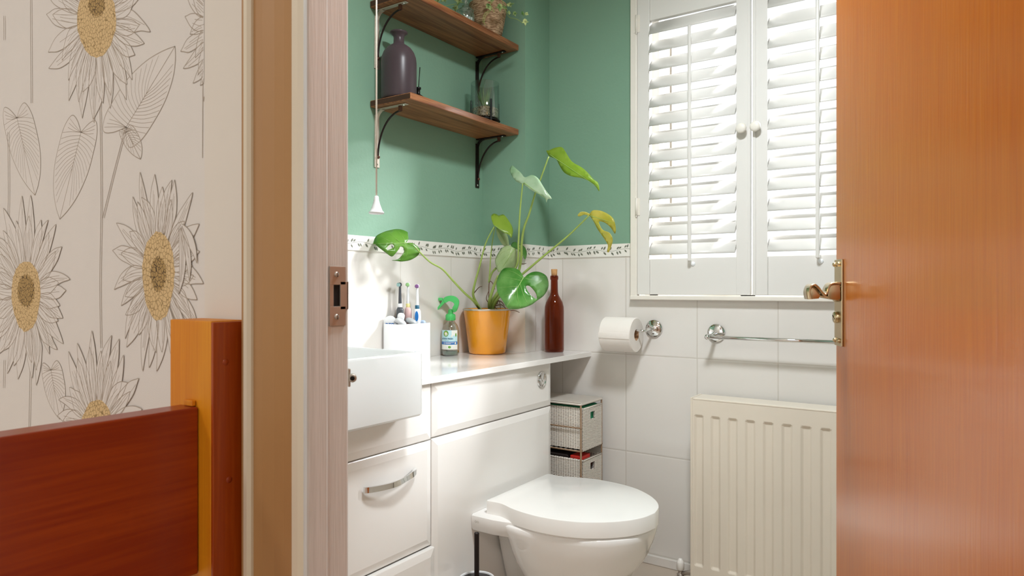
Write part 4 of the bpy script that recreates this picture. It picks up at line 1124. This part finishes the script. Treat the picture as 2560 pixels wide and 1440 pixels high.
# ================================================================== THINGS ON THE WORKTOP
# toothbrush holder
hd = thing('toothbrush_holder', 'square white plastic holder full of toothbrushes behind basin', 'holder', (-1.65, 1.772, WT))
hx0, hx1, hy0, hy1, hz = -1.698, -1.600, 1.693, 1.852, .135
b = MB()
b.loft([rr(hx0, hx1, hy0, hy1, WT, .022), rr(hx0, hx1, hy0, hy1, WT + hz - .001, .022), rr(hx0 + .001, hx1 - .001, hy0 + .001, hy1 - .001, WT + hz, .021), rr(hx0 + .003, hx1 - .003, hy0 + .003, hy1 - .003, WT + hz, .02), rr(hx0 + .003, hx1 - .003, hy0 + .003, hy1 - .003, WT + .01, .02)])
b.build('cup', ['white_plastic'], hd, auto=50)
def brush(px_, top, head, body, label, bodymat, neckmat, bristle, t, lean=0):
    base = at_d(px_, 800, t); z0 = WT + .012
    bx, by = base.x, base.y
    tz_ = at_d(px_, top, t).z
    o = thing('electric_toothbrush', label, 'toothbrush', (bx, by, z0), 'electric toothbrushes in the white holder')
    zb = at_d(px_, body, t).z
    b = MB(); b.lathe([(0, 0), (.011, 0), (.0125, .01), (.0135, zb - z0 - .03), (.0125, zb - z0 - .008), (.0085, zb - z0), (0, zb - z0)], (bx, by, z0), 24); hb = b.build('handle', [bodymat], o)
    b = MB(); b.lathe([(.0078, 0), (.0078, .012), (.006, .013), (0, .013)], (bx, by, zb), 20); b.build('collar', ['yellow' if bodymat == 'pink_plastic' else ('label_navy' if bodymat == 'white_plastic' else 'white_plastic')], o)
    b = MB(); b.lathe([(.006, .012), (.0055, .03), (.0042, tz_ - zb - .02), (.0035, tz_ - zb - .008), (0, tz_ - zb - .004)], (bx, by, zb), 16)
    c = Vector((bx, by, tz_ - .008)); hd_ = (-FW * .8 - RT * (.8 if neckmat == 'grey_plastic' else .1)).normalized()
    rot_ = Vector((0, 0, 1)).rotation_difference(hd_).to_matrix().to_4x4()
    b.lathe([(0, -.004), (.006, -.004), (.0075, -.002), (.0078, .003), (0, .003)], c, 22, mtx=rot_); b.build('brush_head', [neckmat], o)
    b = MB(); b.lathe([(.0068, .003), (.0064, .010), (.003, .0105), (0, .0095)], c, 22, mtx=rot_); b.build('bristles', [bristle], o)
    return o, hb, Vector((bx, by, z0)), zb
brush(1000, 706, 0, 768, 'dark grey electric toothbrush with pale blue bristles', 'grey_plastic', 'grey_plastic', 'bristle_blue', 2.40)
brush(1020, 706, 0, 768, 'pale pink electric toothbrush with green bristles, middle of the three', 'pink_plastic', 'white_plastic', 'bristle_green', 2.42)
o_, hb, p_, zb = brush(1043, 710, 0, 772, 'white electric toothbrush with blue grip and purple bristles', 'white_plastic', 'white_plastic', 'bristle_purple', 2.425)
gd = (-FW).normalized(); b = MB()
gr = [Vector((0, 0, 0))]
c = p_ + gd * .0126; c.z = zb - .026
ringp = []
for i in range(20):
    a = 2 * PI * i / 20; ringp.append(c + RT * (.0062 * math.cos(a)) + Vector((0, 0, .018 * math.sin(a))))
b.prism(ringp, (0, 0, 0), gd * .0022); b.build('grip', ['blue_plastic'], hb)
# round cap with lettering, spare heads
dc = at_d(975, 806, 2.36); fr = (-FW).normalized()
cap_ = thing('round_tub', 'round white tub with blue lettering in the toothbrush holder', 'tub', (dc.x, dc.y, dc.z - .02))
rotc = Vector((0, 0, 1)).rotation_difference(fr).to_matrix().to_4x4()
b = MB(); b.lathe([(0, -.012), (.021, -.012), (.0225, -.010), (.0225, .001), (.021, .003), (0, .0032)], dc, 40, mtx=rotc); b.build('tub', ['white_plastic'], cap_)
def text_mesh(body, size, bold=0.0):
    cu = bpy.data.curves.new('txt', 'FONT'); cu.body = body; cu.size = size; cu.align_x = 'CENTER'; cu.offset = bold; cu.resolution_u = 3
    ob = bpy.data.objects.new('txt', cu); COL.objects.link(ob)
    dg = bpy.context.evaluated_depsgraph_get(); dg.update(); me = bpy.data.meshes.new_from_object(ob.evaluated_get(dg))
    V = [v.co.copy() for v in me.vertices]; Fc = [tuple(p.vertices) for p in me.polygons]
    bpy.data.objects.remove(ob); bpy.data.curves.remove(cu); bpy.data.meshes.remove(me)
    return V, Fc
def put_text(b, body, size, fn, mi=0, bold=0.0):
    V, Fc = text_mesh(body, size, bold); vs = [b.b.verts.new(fn(v.x, v.y)) for v in V]
    for f in Fc:
        try: b.b.faces.new([vs[i] for i in f]).material_index = mi
        except ValueError: pass
b = MB(); put_text(b, 'pro', .021, lambda x, y: dc + RT * x + Vector((0, 0, y - .012)) + fr * .0036, bold=.0006); b.build('lettering', ['label_blue'], cap_)
for (px_, py_, t_, r_, h_, tl_, mt, nm) in (
        (1004, 782, 2.37, .0125, .05, .15, 'white_plastic', 'white domed brush cover in front of the dark grey toothbrush'),
        (1006, 799, 2.36, .0215, .03, .55, 'pale_grey', 'pale grey round cap lying next to the round white tub'),
        (1032, 797, 2.39, .0215, .03, .45, 'mid_grey', 'mid grey round cap leaning before the pink toothbrush'),
        (1058, 800, 2.43, .0105, .05, .1, 'pale_blue', 'pale blue plastic cap at far end of white holder')):
    c = at_d(px_, py_, t_); mr_ = Matrix.Rotation(-TH * 0 + .6, 4, 'Z') @ Matrix.Rotation(tl_, 4, 'Y')
    b = MB(); b.lathe([(0, 0), (r_ * .5, -.001), (r_ * .85, -.004), (r_, -.009), (r_, -h_ * .6), (0, -h_ * .6)], c, 32, mtx=mr_)
    tag(b.build('plastic_cap', [mt], loc=c), nm, 'cap')

# spray bottle
sp_ = (-1.664, 2.030, WT + .0005)
spo = thing('spray_bottle', 'clear spray bottle with green trigger and pale blue label', 'spray bottle', sp_)
zt_ = at_d(1127, 740, 2.6).z
b = MB(); b.lathe([(0, .004), (.020, .002), (.028, .0), (.0325, .006), (.033, .012), (.033, .088), (.031, .104), (.026, .117), (.018, .126), (.0145, .131), (.0145, .142)], sp_, 48); b.build('bottle', ['clear_green'], spo)
b = MB(); b.lathe([(0, .0045), (.027, .003), (.031, .008), (.0315, .013), (.0315, .018), (0, .018)], sp_, 36); b.build('liquid', [pmat('grey_green_liquid', '#8fa79a', .1, trans=.5)], spo)
b = MB(); b.lathe([(.0175, .134), (.0180, .136), (.0180, .156), (.0165, .158), (.010, .160), (.009, .172), (.0065, .176), (0, .177)], sp_, 32)
for k in range(18):
    a = 2 * PI * k / 18; b.tube([(sp_[0] + .018 * math.cos(a), sp_[1] + .018 * math.sin(a), sp_[2] + .136), (sp_[0] + .018 * math.cos(a), sp_[1] + .018 * math.sin(a), sp_[2] + .154)], .001, 5)
cb = b.build('collar', ['green_plastic'], spo)
S0 = Vector(sp_); dt = (S0 - EYE).dot(FW)
def sp(px_, py_): return at_d(px_, py_, dt)
def slab(b, outline, w, mi=0):
    """outline (pixels on the bottle's own plane) given a real width across"""
    pts = smoothpts([(x, y, 0) for x, y in outline], 3, True)
    P = [sp(p.x, p.y) + FW * (w / 2) for p in pts]; b.prism(P, (0, 0, 0), FW * (-w), bev=.0015, smooth=True)
b = MB(); slab(b, [(1112, 756), (1108, 748), (1114, 742), (1126, 739), (1138, 741), (1146, 748), (1148, 756), (1146, 766), (1142, 777), (1134, 781), (1131, 770), (1136, 761), (1131, 755), (1122, 753), (1115, 757)], .016)
b.build('trigger_hood', ['green_plastic'], spo)
b = MB(); slab(b, [(1117, 751), (1111, 758), (1102, 768), (1093, 776), (1087, 779), (1088, 775), (1096, 766), (1104, 756), (1109, 748)], .012); b.build('trigger', ['green_plastic'], spo)
b = MB(); q0, q1 = sp(1096, 748), sp(1107, 749); b.box(-.0, (q1 - q0).length, -.006, .006, -.0055, .0055, .002, mtx=Matrix.Translation(q0) @ Matrix.Rotation(math.atan2(RT.y, RT.x), 4, 'Z')); b.build('nozzle', ['green_plastic'], spo)
# label wrapped round the bottle
a0 = math.atan2(-sp_[1], -sp_[0])      # direction from bottle to eye
def cyl(u, h, r=.0336): 
    a = a0 + u / .033 + math.radians(-2); return Vector((sp_[0] + r * math.cos(a), sp_[1] + r * math.sin(a), sp_[2] + h))
def patch(b, u0, u1, h0, h1, r, mi=0, n=14):
    for i in range(n):
        a_, c_ = u0 + (u1 - u0) * i / n, u0 + (u1 - u0) * (i + 1) / n
        b.face([cyl(a_, h0, r), cyl(c_, h0, r), cyl(c_, h1, r), cyl(a_, h1, r)], mi)
b = MB(); U0, U1 = -.052, .030
patch(b, U0, U1, .025, .098, .0333, 0); patch(b, U0, U1, .025, .043, .0335, 1); patch(b, U0, U1, .0435, .0545, .0336, 2); patch(b, .005, U1, .078, .097, .0335, 1, 8)
def disc(b, uc, hc, ru, rh, r, mi): b.face([cyl(uc + ru * math.cos(2 * PI * i / 24), hc + rh * math.sin(2 * PI * i / 24), r) for i in range(24)], mi)
disc(b, -.017, .085, .0105, .0115, .0338, 3); disc(b, -.017, .085, .0062, .0068, .0340, 4); disc(b, -.017, .085, .0038, .004, .0342, 1)
for (uc, hc) in ((.006, .076), (.013, .031), (-.015, .033), (.020, .049)):
    for k in range(5): disc(b, uc + .0022 * math.cos(k * 1.257), hc + .0022 * math.sin(k * 1.257), .0018, .0018, .0340, 1)
    disc(b, uc, hc, .001, .001, .0342, 4)
disc(b, -.003, .034, .0055, .0045, .0339, 3); disc(b, .022, .080, .0028, .007, .0339, 3)
put_text(b, 'ACTIVE FRESH', .0078, lambda x, y: cyl(x - .014, .063 + y, .0339), 5, .0002)
put_text(b, 'fresh cotton', .0036, lambda x, y: cyl(x - .014, .0575 + y, .0339), 5)
put_text(b, '2', .010, lambda x, y: cyl(x - .025, .0455 + y, .0339), 1, .0002)
patch(b, -.020, .014, .0500, .0515, .0338, 1, 6); patch(b, -.020, .002, .0465, .0478, .0338, 1, 6)
b.build('label', ['label', 'label_white', 'label_blue', 'label_green', 'yellow', 'label_navy'], spo)

# wine bottle
wb = (-1.412, 2.382, WT + .0005)
wbo = thing('wine_bottle', 'amber brown wine bottle with cork beside the boxed corner', 'bottle', wb)
zc1 = .308
b = MB(); b.lathe([(0, .008), (.03, .004), (.036, 0), (.039, .004), (.0395, .012), (.0395, .165), (.0385, .182), (.034, .200), (.026, .215), (.0185, .228), (.0155, .240), (.0148, .255), (.0143, .285), (.0143, .290), (.0163, .292), (.0168, .300), (.0160, .306), (.0145, zc1), (.0115, zc1)], wb, 56); b.build('glass', ['amber'], wbo)
b = MB(); b.lathe([(0, .300), (.0112, .300), (.0128, .332), (.0122, .334), (0, .334)], wb, 28); b.build('cork', ['cork'], wbo)

# monstera in orange pot
pp = (-1.600, 2.180, WT + .0005)
po = thing('plant_pot', 'glossy orange tapered plant pot on white worktop', 'plant pot', pp)
ptz = at_d(1217, 772, 2.70).z - WT
b = MB(); b.lathe([(0, .003), (.066, 0), (.0715, .003), (.073, .008), (.0945, ptz - .004), (.0955, ptz - .001), (.0945, ptz), (.0925, ptz), (.0905, ptz - .01), (.088, ptz - .03), (0, ptz - .03)], pp, 64); b.build('pot', ['orange_pot'], po)
b = MB(); b.lathe([(.0965, ptz - .006), (.0972, ptz - .003), (.0972, ptz + .0005), (.0962, ptz + .001), (.094, ptz + .0005)], pp, 64); b.build('rim', ['iron_pale'], po)
b = MB()
pf = [(.089, ptz - .020)] + [(.085 * (1 - k / 8), ptz - .018 + .004 * math.sin(k)) for k in range(1, 9)]
b.lathe(pf, pp, 40); b.build('soil', ['soil'], po)
mo = thing('monstera_plant', 'leggy monstera plant with split leaves in orange pot', 'plant', (pp[0], pp[1], pp[2] + ptz - .02))
def c1(x, y): return (1080 + x / 2.571, 340 + y / 2.571)
def c2(x, y): return (1220 + x / 4.966, 500 + y / 4.966)
def c3(x, y): return (860 + x / 10.285, 560 + y / 10.285)
def inpoly(p, poly):
    r = False; n = len(poly); j = n - 1
    for i in range(n):
        if (poly[i][1] > p[1]) != (poly[j][1] > p[1]) and p[0] < (poly[j][0] - poly[i][0]) * (p[1] - poly[i][1]) / (poly[j][1] - poly[i][1]) + poly[i][0]: r = not r
        j = i
    return r
def mleaf(out, depth, mat, rib=None, holes=(), cv=c1, bow=.02, side=(), grid=7, smooth=3):
    """leaf blade: outline with its own depth field depth(x,y), gently bowed across its midrib"""
    O = [cv(*p) for p in out]
    O = [(p.x, p.y) for p in smoothpts([(x, y, 0) for x, y in O], smooth, True)]
    HL = [[(p.x, p.y) for p in smoothpts([cv(*q) + (0,) for q in h], 2, True)] for h in holes]
    rb = [cv(*p) for p in rib] if rib else None
    x0, x1 = min(p[0] for p in O), max(p[0] for p in O); y0, y1 = min(p[1] for p in O), max(p[1] for p in O)
    pts = list(O); edges = [(i, (i + 1) % len(O)) for i in range(len(O))]
    for h in HL:
        k = len(pts); pts += h; edges += [(k + i, k + (i + 1) % len(h)) for i in range(len(h))]
    stp = max(x1 - x0, y1 - y0) / (grid * 2)
    yy = y0 + stp / 2
    bd = O + [q for h in HL for q in h]; far2 = (stp * .4) ** 2
    while yy < y1:
        xx = x0 + stp / 2
        while xx < x1:
            if inpoly((xx, yy), O) and not any(inpoly((xx, yy), h) for h in HL) and min((q[0] - xx) ** 2 + (q[1] - yy) ** 2 for q in bd) > far2: pts.append((xx + .01 * (len(pts) % 7), yy))
            xx += stp
        yy += stp
    V, E, Fc, *_ = delaunay_2d_cdt([Vector(p) for p in pts], edges, [], 0, 1e-4)
    size = max(x1 - x0, y1 - y0)
    def dep(x, y):
        d = depth(x, y)
        if rb:
            (ax_, ay_), (bx_, by_) = rb[0], rb[-1]; L2 = (bx_ - ax_) ** 2 + (by_ - ay_) ** 2
            s = abs((bx_ - ax_) * (y - ay_) - (by_ - ay_) * (x - ax_)) / math.sqrt(L2)
            t = ((x - ax_) * (bx_ - ax_) + (y - ay_) * (by_ - ay_)) / L2
            d += bow * (s / size * 2) ** 1.5 + bow * .7 * (t - .4) ** 2 + .0018 * math.sin(s / size * 38 + t * 10)
        return d
    b = MB(); vs = [b.b.verts.new(at_d(v.x, v.y, dep(v.x, v.y))) for v in V]
    for f in Fc:
        cx_ = sum(V[i].x for i in f) / len(f); cy_ = sum(V[i].y for i in f) / len(f)
        if inpoly((cx_, cy_), O) and not any(inpoly((cx_, cy_), h) for h in HL):
            try: b.b.faces.new([vs[i] for i in f]).smooth = True
            except ValueError: pass
    bmesh.ops.delete(b.b, geom=[v for v in b.b.verts if not v.link_faces], context='VERTS')
    bmesh.ops.recalc_face_normals(b.b, faces=b.b.faces[:])
    o = b.build('leaf', [mat], mo); md = o.modifiers.new('s', 'SOLIDIFY'); md.thickness = .0009; md.offset = 0
    if rb:
        b = MB(); m = MB()
        P = [at_d(x, y, dep(x, y) - .0012) for x, y in [(rb[0][0] + (rb[-1][0] - rb[0][0]) * k / 10, rb[0][1] + (rb[-1][1] - rb[0][1]) * k / 10) for k in range(11)]]
        b.tube(P, [.0014 - .0011 * k / 10 for k in range(11)], 6)
        for sg in side:
            S_ = [cv(*p) for p in sg]; S_ = smoothpts([(x, y, 0) for x, y in S_], 4)
            P = [at_d(p.x, p.y, dep(p.x, p.y) - .0008) for p in S_]; n_ = len(P); b.tube(P, [.0006 - .0004 * i / n_ for i in range(n_)], 5)
        b.build('midrib', ['rib'], o)
    return o
# left leaf
mleaf([(820, 320), (1000, 215), (1180, 160), (1350, 130), (1500, 150), (1630, 210), (1640, 260), (1655, 390), (1600, 485), (1680, 482), (1780, 500), (1900, 590), (1955, 680), (1930, 770), (1850, 850), (1700, 930), (1500, 965), (1350, 950), (1230, 932),
       (1340, 918), (1430, 870), (1530, 740), (1545, 660), (1500, 585), (1450, 582), (1400, 660), (1330, 750), (1230, 840), (1100, 760), (980, 670), (880, 590), (800, 520), (750, 510)],
      lambda x, y: 2.26 + (x - 930) * .0006 + (y - 610) * -.0009, 'leaf', [(1600, 490), (760, 506)], [[(1105, 650), (1110, 590), (1180, 530), (1240, 515), (1285, 560), (1270, 610), (1200, 645), (1115, 670)]], c3, .05,
      [[(1450, 475), (1300, 350), (1180, 240)], [(1250, 480), (1080, 390), (960, 330)], [(1550, 500), (1640, 640), (1600, 850)], [(1650, 500), (1800, 560), (1900, 690)], [(1560, 440), (1500, 300), (1400, 190)]], 8)
# big front leaf
mleaf([(437, 950), (395, 880), (340, 850), (260, 840), (190, 855), (140, 920), (110, 1000), (105, 1070), (125, 1160), (180, 1250), (240, 1340), (300, 1357), (420, 1345), (540, 1300), (600, 1255), (690, 1190), (740, 1110), (752, 1040), (735, 960), (690, 915), (620, 890), (550, 895), (490, 925), (450, 960)],
      lambda x, y: 2.50 + (x - 1300) * .0004 + (y - 715) * -.0007, 'leaf_deep', [(440, 960), (235, 1320)], [[(470, 1070), (510, 1065), (560, 1110), (600, 1170), (605, 1225), (570, 1215), (520, 1170), (480, 1110)]], c2, .05,
      [[(430, 965), (330, 900), (240, 870)], [(410, 1000), (280, 970), (170, 960)], [(370, 1070), (240, 1080), (140, 1090)], [(330, 1140), (240, 1180), (180, 1200)], [(450, 960), (560, 940), (700, 950)], [(460, 975), (600, 1000), (720, 1060)], [(400, 1040), (440, 1180), (500, 1300)], [(360, 1110), (370, 1230), (400, 1330)]], 8)
mleaf([(735, 95), (752, 92), (790, 76), (835, 72), (862, 108), (900, 165), (960, 200), (1000, 235), (1040, 280), (1068, 303), (1075, 355), (1050, 322), (1015, 293), (960, 270), (900, 260), (850, 235), (820, 190), (798, 150), (755, 130)],
      lambda x, y: 2.52 + (x - 1430) * -.0009, 'leaf_lime' , [(758, 120), (1068, 330)], (), c1, .05, [], 8)
mleaf([(515, 190), (535, 205), (570, 235), (597, 266), (640, 250), (680, 270), (710, 315), (735, 355), (770, 402), (745, 405), (735, 428), (725, 395), (690, 375), (640, 350), (600, 322), (570, 305), (540, 290), (510, 250), (500, 215)],
      lambda x, y: 2.50 + (x - 1320) * -.0007, 'leaf_mint', [(590, 300), (740, 410)], (), c1, .03, [], 8)
mleaf([(412, 588), (440, 598), (480, 630), (495, 690), (490, 712), (465, 708), (440, 680), (420, 640)], lambda x, y: 2.66, 'leaf_pale', [(415, 592), (480, 700)], (), c1, .03, [], 6)
mleaf([(380, 515), (395, 500), (415, 503), (430, 512), (460, 505), (490, 540), (518, 590), (518, 630), (508, 655), (495, 635), (460, 620), (420, 590), (400, 578), (385, 545)], lambda x, y: 2.58 + (y - 560) * -.0006, 'leaf_lime', [(402, 575), (506, 645)], (), c1, .03, [], 7)
mleaf([(270, 565), (310, 590), (355, 620), (358, 720), (358, 840), (280, 850), (200, 860), (145, 895), (120, 880), (95, 800), (90, 740), (120, 670), (170, 600), (220, 570)],
      lambda x, y: 2.58 + ((x - 1265) / 28) ** 2 * .012, 'leaf_pale', [(335, 600), (150, 880)], (), c2, .04,
      [[(300, 600), (180, 650), (110, 740)], [(300, 650), (200, 720), (110, 830)], [(340, 650), (310, 760), (260, 845)]], 7)
mleaf([(285, 560), (310, 525), (345, 522), (375, 545), (430, 560), (470, 610), (482, 680), (460, 740), (430, 690), (410, 650), (340, 600), (300, 590)], lambda x, y: 2.70, 'leaf_deep', [(380, 580), (458, 730)], (), c2, .02, [], 6)
mleaf([(935, 510), (955, 488), (985, 488), (1014, 502), (1010, 515), (980, 505), (950, 517)], lambda x, y: 2.50, 'leaf_yellow', None, (), c1, .02, [], 6)
mleaf([(1010, 510), (1030, 480), (1070, 478), (1110, 490), (1150, 515), (1172, 545), (1182, 600), (1175, 628), (1150, 590), (1115, 560), (1080, 548), (1073, 560), (1090, 595), (1110, 610), (1140, 622), (1160, 655), (1158, 690), (1138, 745), (1125, 740), (1130, 700), (1100, 650), (1065, 600), (1045, 560), (1020, 520)],
      lambda x, y: 2.49 - (x - 1475) * .0010, 'leaf_yellow', [(1015, 512), (1170, 560)], (), c1, .02, [[(1030, 525), (1080, 600), (1140, 690)]], 8)
def stalk(pts, ts, r0, r1, mat='stem', cv=c1, name='stalk'):
    n = len(pts); P = []
    for i, p in enumerate(pts): 
        x, y = cv(*p); P.append(at_d(x, y, ts[0] + (ts[1] - ts[0]) * i / (n - 1)))
    P = smoothpts(P, 6); m_ = len(P); b = MB(); b.tube(P, [r0 + (r1 - r0) * i / (m_ - 1) for i in range(m_)], 10); return b.build(name, [mat], mo)
stalk([(310, 1118), (290, 1090), (262, 1055), (205, 1005), (130, 925), (65, 855), (-10, 812), (-78, 748), (-105, 718)], (2.70, 2.29), .0055, .0022)
stalk([(312, 1118), (278, 1060), (264, 1010), (280, 930), (305, 840), (345, 690), (400, 582)], (2.70, 2.585), .0065, .0020)
stalk([(365, 940), (372, 860), (378, 770), (388, 680), (404, 586)], (2.68, 2.65), .0028, .0018)
stalk([(365, 940), (385, 880), (412, 850)], (2.68, 2.64), .0036, .0045)
stalk([(385, 1110), (390, 1060), (420, 1010), (470, 930), (530, 860), (553, 800), (556, 680), (566, 480), (583, 305)], (2.70, 2.51), .0075, .0024)
stalk([(392, 1112), (410, 1060), (470, 980), (545, 900), (572, 790), (576, 690), (592, 590), (625, 500), (660, 380), (700, 270), (750, 132)], (2.69, 2.50), .0070, .0025)
stalk([(388, 1112), (400, 1050), (450, 990), (530, 930), (600, 872), (720, 770), (860, 655), (950, 570), (1008, 512)], (2.70, 2.50), .0060, .0028)
stalk([(372, 1115), (370, 1060), (400, 960), (425, 900)], (2.70, 2.60), .0075, .0045)
for pts in ([(270, 1010), (300, 975), (322, 965)], [(365, 1040), (368, 945), (385, 940), (405, 985)], [(400, 1100), (430, 1060), (440, 1110)], [(395, 1095), (445, 1085), (475, 1110)], [(385, 1080), (410, 1040), (425, 1090)],
            [(560, 822), (590, 822), (606, 818)], [(380, 1090), (350, 1050), (362, 1000)], [(420, 1070), (405, 1100), (430, 1118)], [(400, 1050), (445, 1065), (465, 1090)], [(480, 1120), (530, 1122), (562, 1134)]):
    stalk(pts, (2.69, 2.66), .0022, .0010, 'stem_brown', name='aerial_root')

# ================================================================== LIGHTS
def added_ceiling_lamp(x, y, label):  # fixtures added out of view to brighten bathroom and hall
    t = thing('ceiling_lamp', label, 'lamp', (x, y, CEIL))
    b = MB(); b.lathe([(0, 0), (.15, 0), (.15, -.02), (.14, -.025), (0, -.025)], (x, y, CEIL), 40); b.build('base', ['white_plastic'], t)
    b = MB(); b.lathe([(.138, -.0255), (.135, -.05), (.10, -.07), (0, -.078)], (x, y, CEIL), 40); b.build('diffuser', ['lamp'], t)
    return t
added_ceiling_lamp(-.45, 1.3, 'round opal ceiling lamp of the bathroom'); added_ceiling_lamp(-1.7, -.85, 'round opal ceiling lamp over the stairs'); added_ceiling_lamp(.5, -.9, 'round opal ceiling lamp over the landing')
def lamp(x, y, z, power, col, size=.28):  # area light under each added ceiling fixture
    l = bpy.data.lights.new('lamp_light', 'AREA'); l.shape = 'DISK'; l.size = size; l.energy = power; l.color = col
    o = bpy.data.objects.new('lamp_light', l); COL.objects.link(o); o.location = (x, y, z); o.visible_camera = True
    return o
FILL_BATH, FILL_STAIR, FILL_LAND = 23, 7.5, 10
lamp(-.45, 1.3, CEIL - .085, FILL_BATH, (.91, .965, 1)); lamp(-1.7, -.85, CEIL - .085, FILL_STAIR, (1, .98, .95)); lamp(.5, -.9, CEIL - .085, FILL_LAND, (1, .97, .93))
p2_ = bpy.data.lights.new('landing_portal', 'AREA'); p2_.shape = 'RECTANGLE'; p2_.size = HX1 - HX0; p2_.size_y = HZ1 - HZ0; p2_.cycles.is_portal = True  # sky light through the added landing window
o = bpy.data.objects.new('landing_portal', p2_); COL.objects.link(o); o.location = ((HX0 + HX1) / 2, -1.985, (HZ0 + HZ1) / 2); o.rotation_euler = (PI / 2, 0, 0)
pl_ = bpy.data.lights.new('window_portal', 'AREA'); pl_.shape = 'RECTANGLE'; pl_.size = WX1 - WX0; pl_.size_y = WZ1 - WZ0
pl_.cycles.is_portal = True
o = bpy.data.objects.new('window_portal', pl_); COL.objects.link(o); o.location = ((WX0 + WX1) / 2, YB + .155, (WZ0 + WZ1) / 2); o.rotation_euler = (-PI / 2, 0, 0)
sun = bpy.data.lights.new('sun', 'SUN'); sun.energy = 14; sun.angle = math.radians(14); sun.color = (.96, .98, 1)
so = bpy.data.objects.new('sun', sun); COL.objects.link(so)
sd = Vector((-.75, -.80, -.60)).normalized(); so.rotation_euler = sd.to_track_quat('-Z', 'Y').to_euler()
w = bpy.data.worlds.new('sky'); bpy.context.scene.world = w; w.use_nodes = True
bg = w.node_tree.nodes['Background']; bg.inputs[0].default_value = (.88, .95, 1, 1); bg.inputs[1].default_value = 1.15

# ================================================================== CAMERA
cam = bpy.data.cameras.new('camera'); co = bpy.data.objects.new('camera', cam); COL.objects.link(co)
cam.sensor_width = 36; cam.lens = 36 * F / 2560; cam.shift_y = (CY - 720) / 2560; cam.clip_start = .01
co.location = EYE; co.rotation_euler = (PI / 2, 0, TH)
cam.dof.use_dof = True; cam.dof.focus_distance = 2.2; cam.dof.aperture_fstop = 12
sc = bpy.context.scene; sc.camera = co
sc.view_settings.view_transform = 'Standard'; sc.view_settings.look = 'None'; sc.view_settings.gamma = 1; sc.view_settings.exposure = .5
sc.cycles.max_bounces = 10; sc.cycles.diffuse_bounces = 5; sc.cycles.transparent_max_bounces = 16; sc.cycles.caustics_reflective = False; sc.cycles.caustics_refractive = False
sc.cycles.sample_clamp_indirect = 6
sc.cycles.use_denoising = True
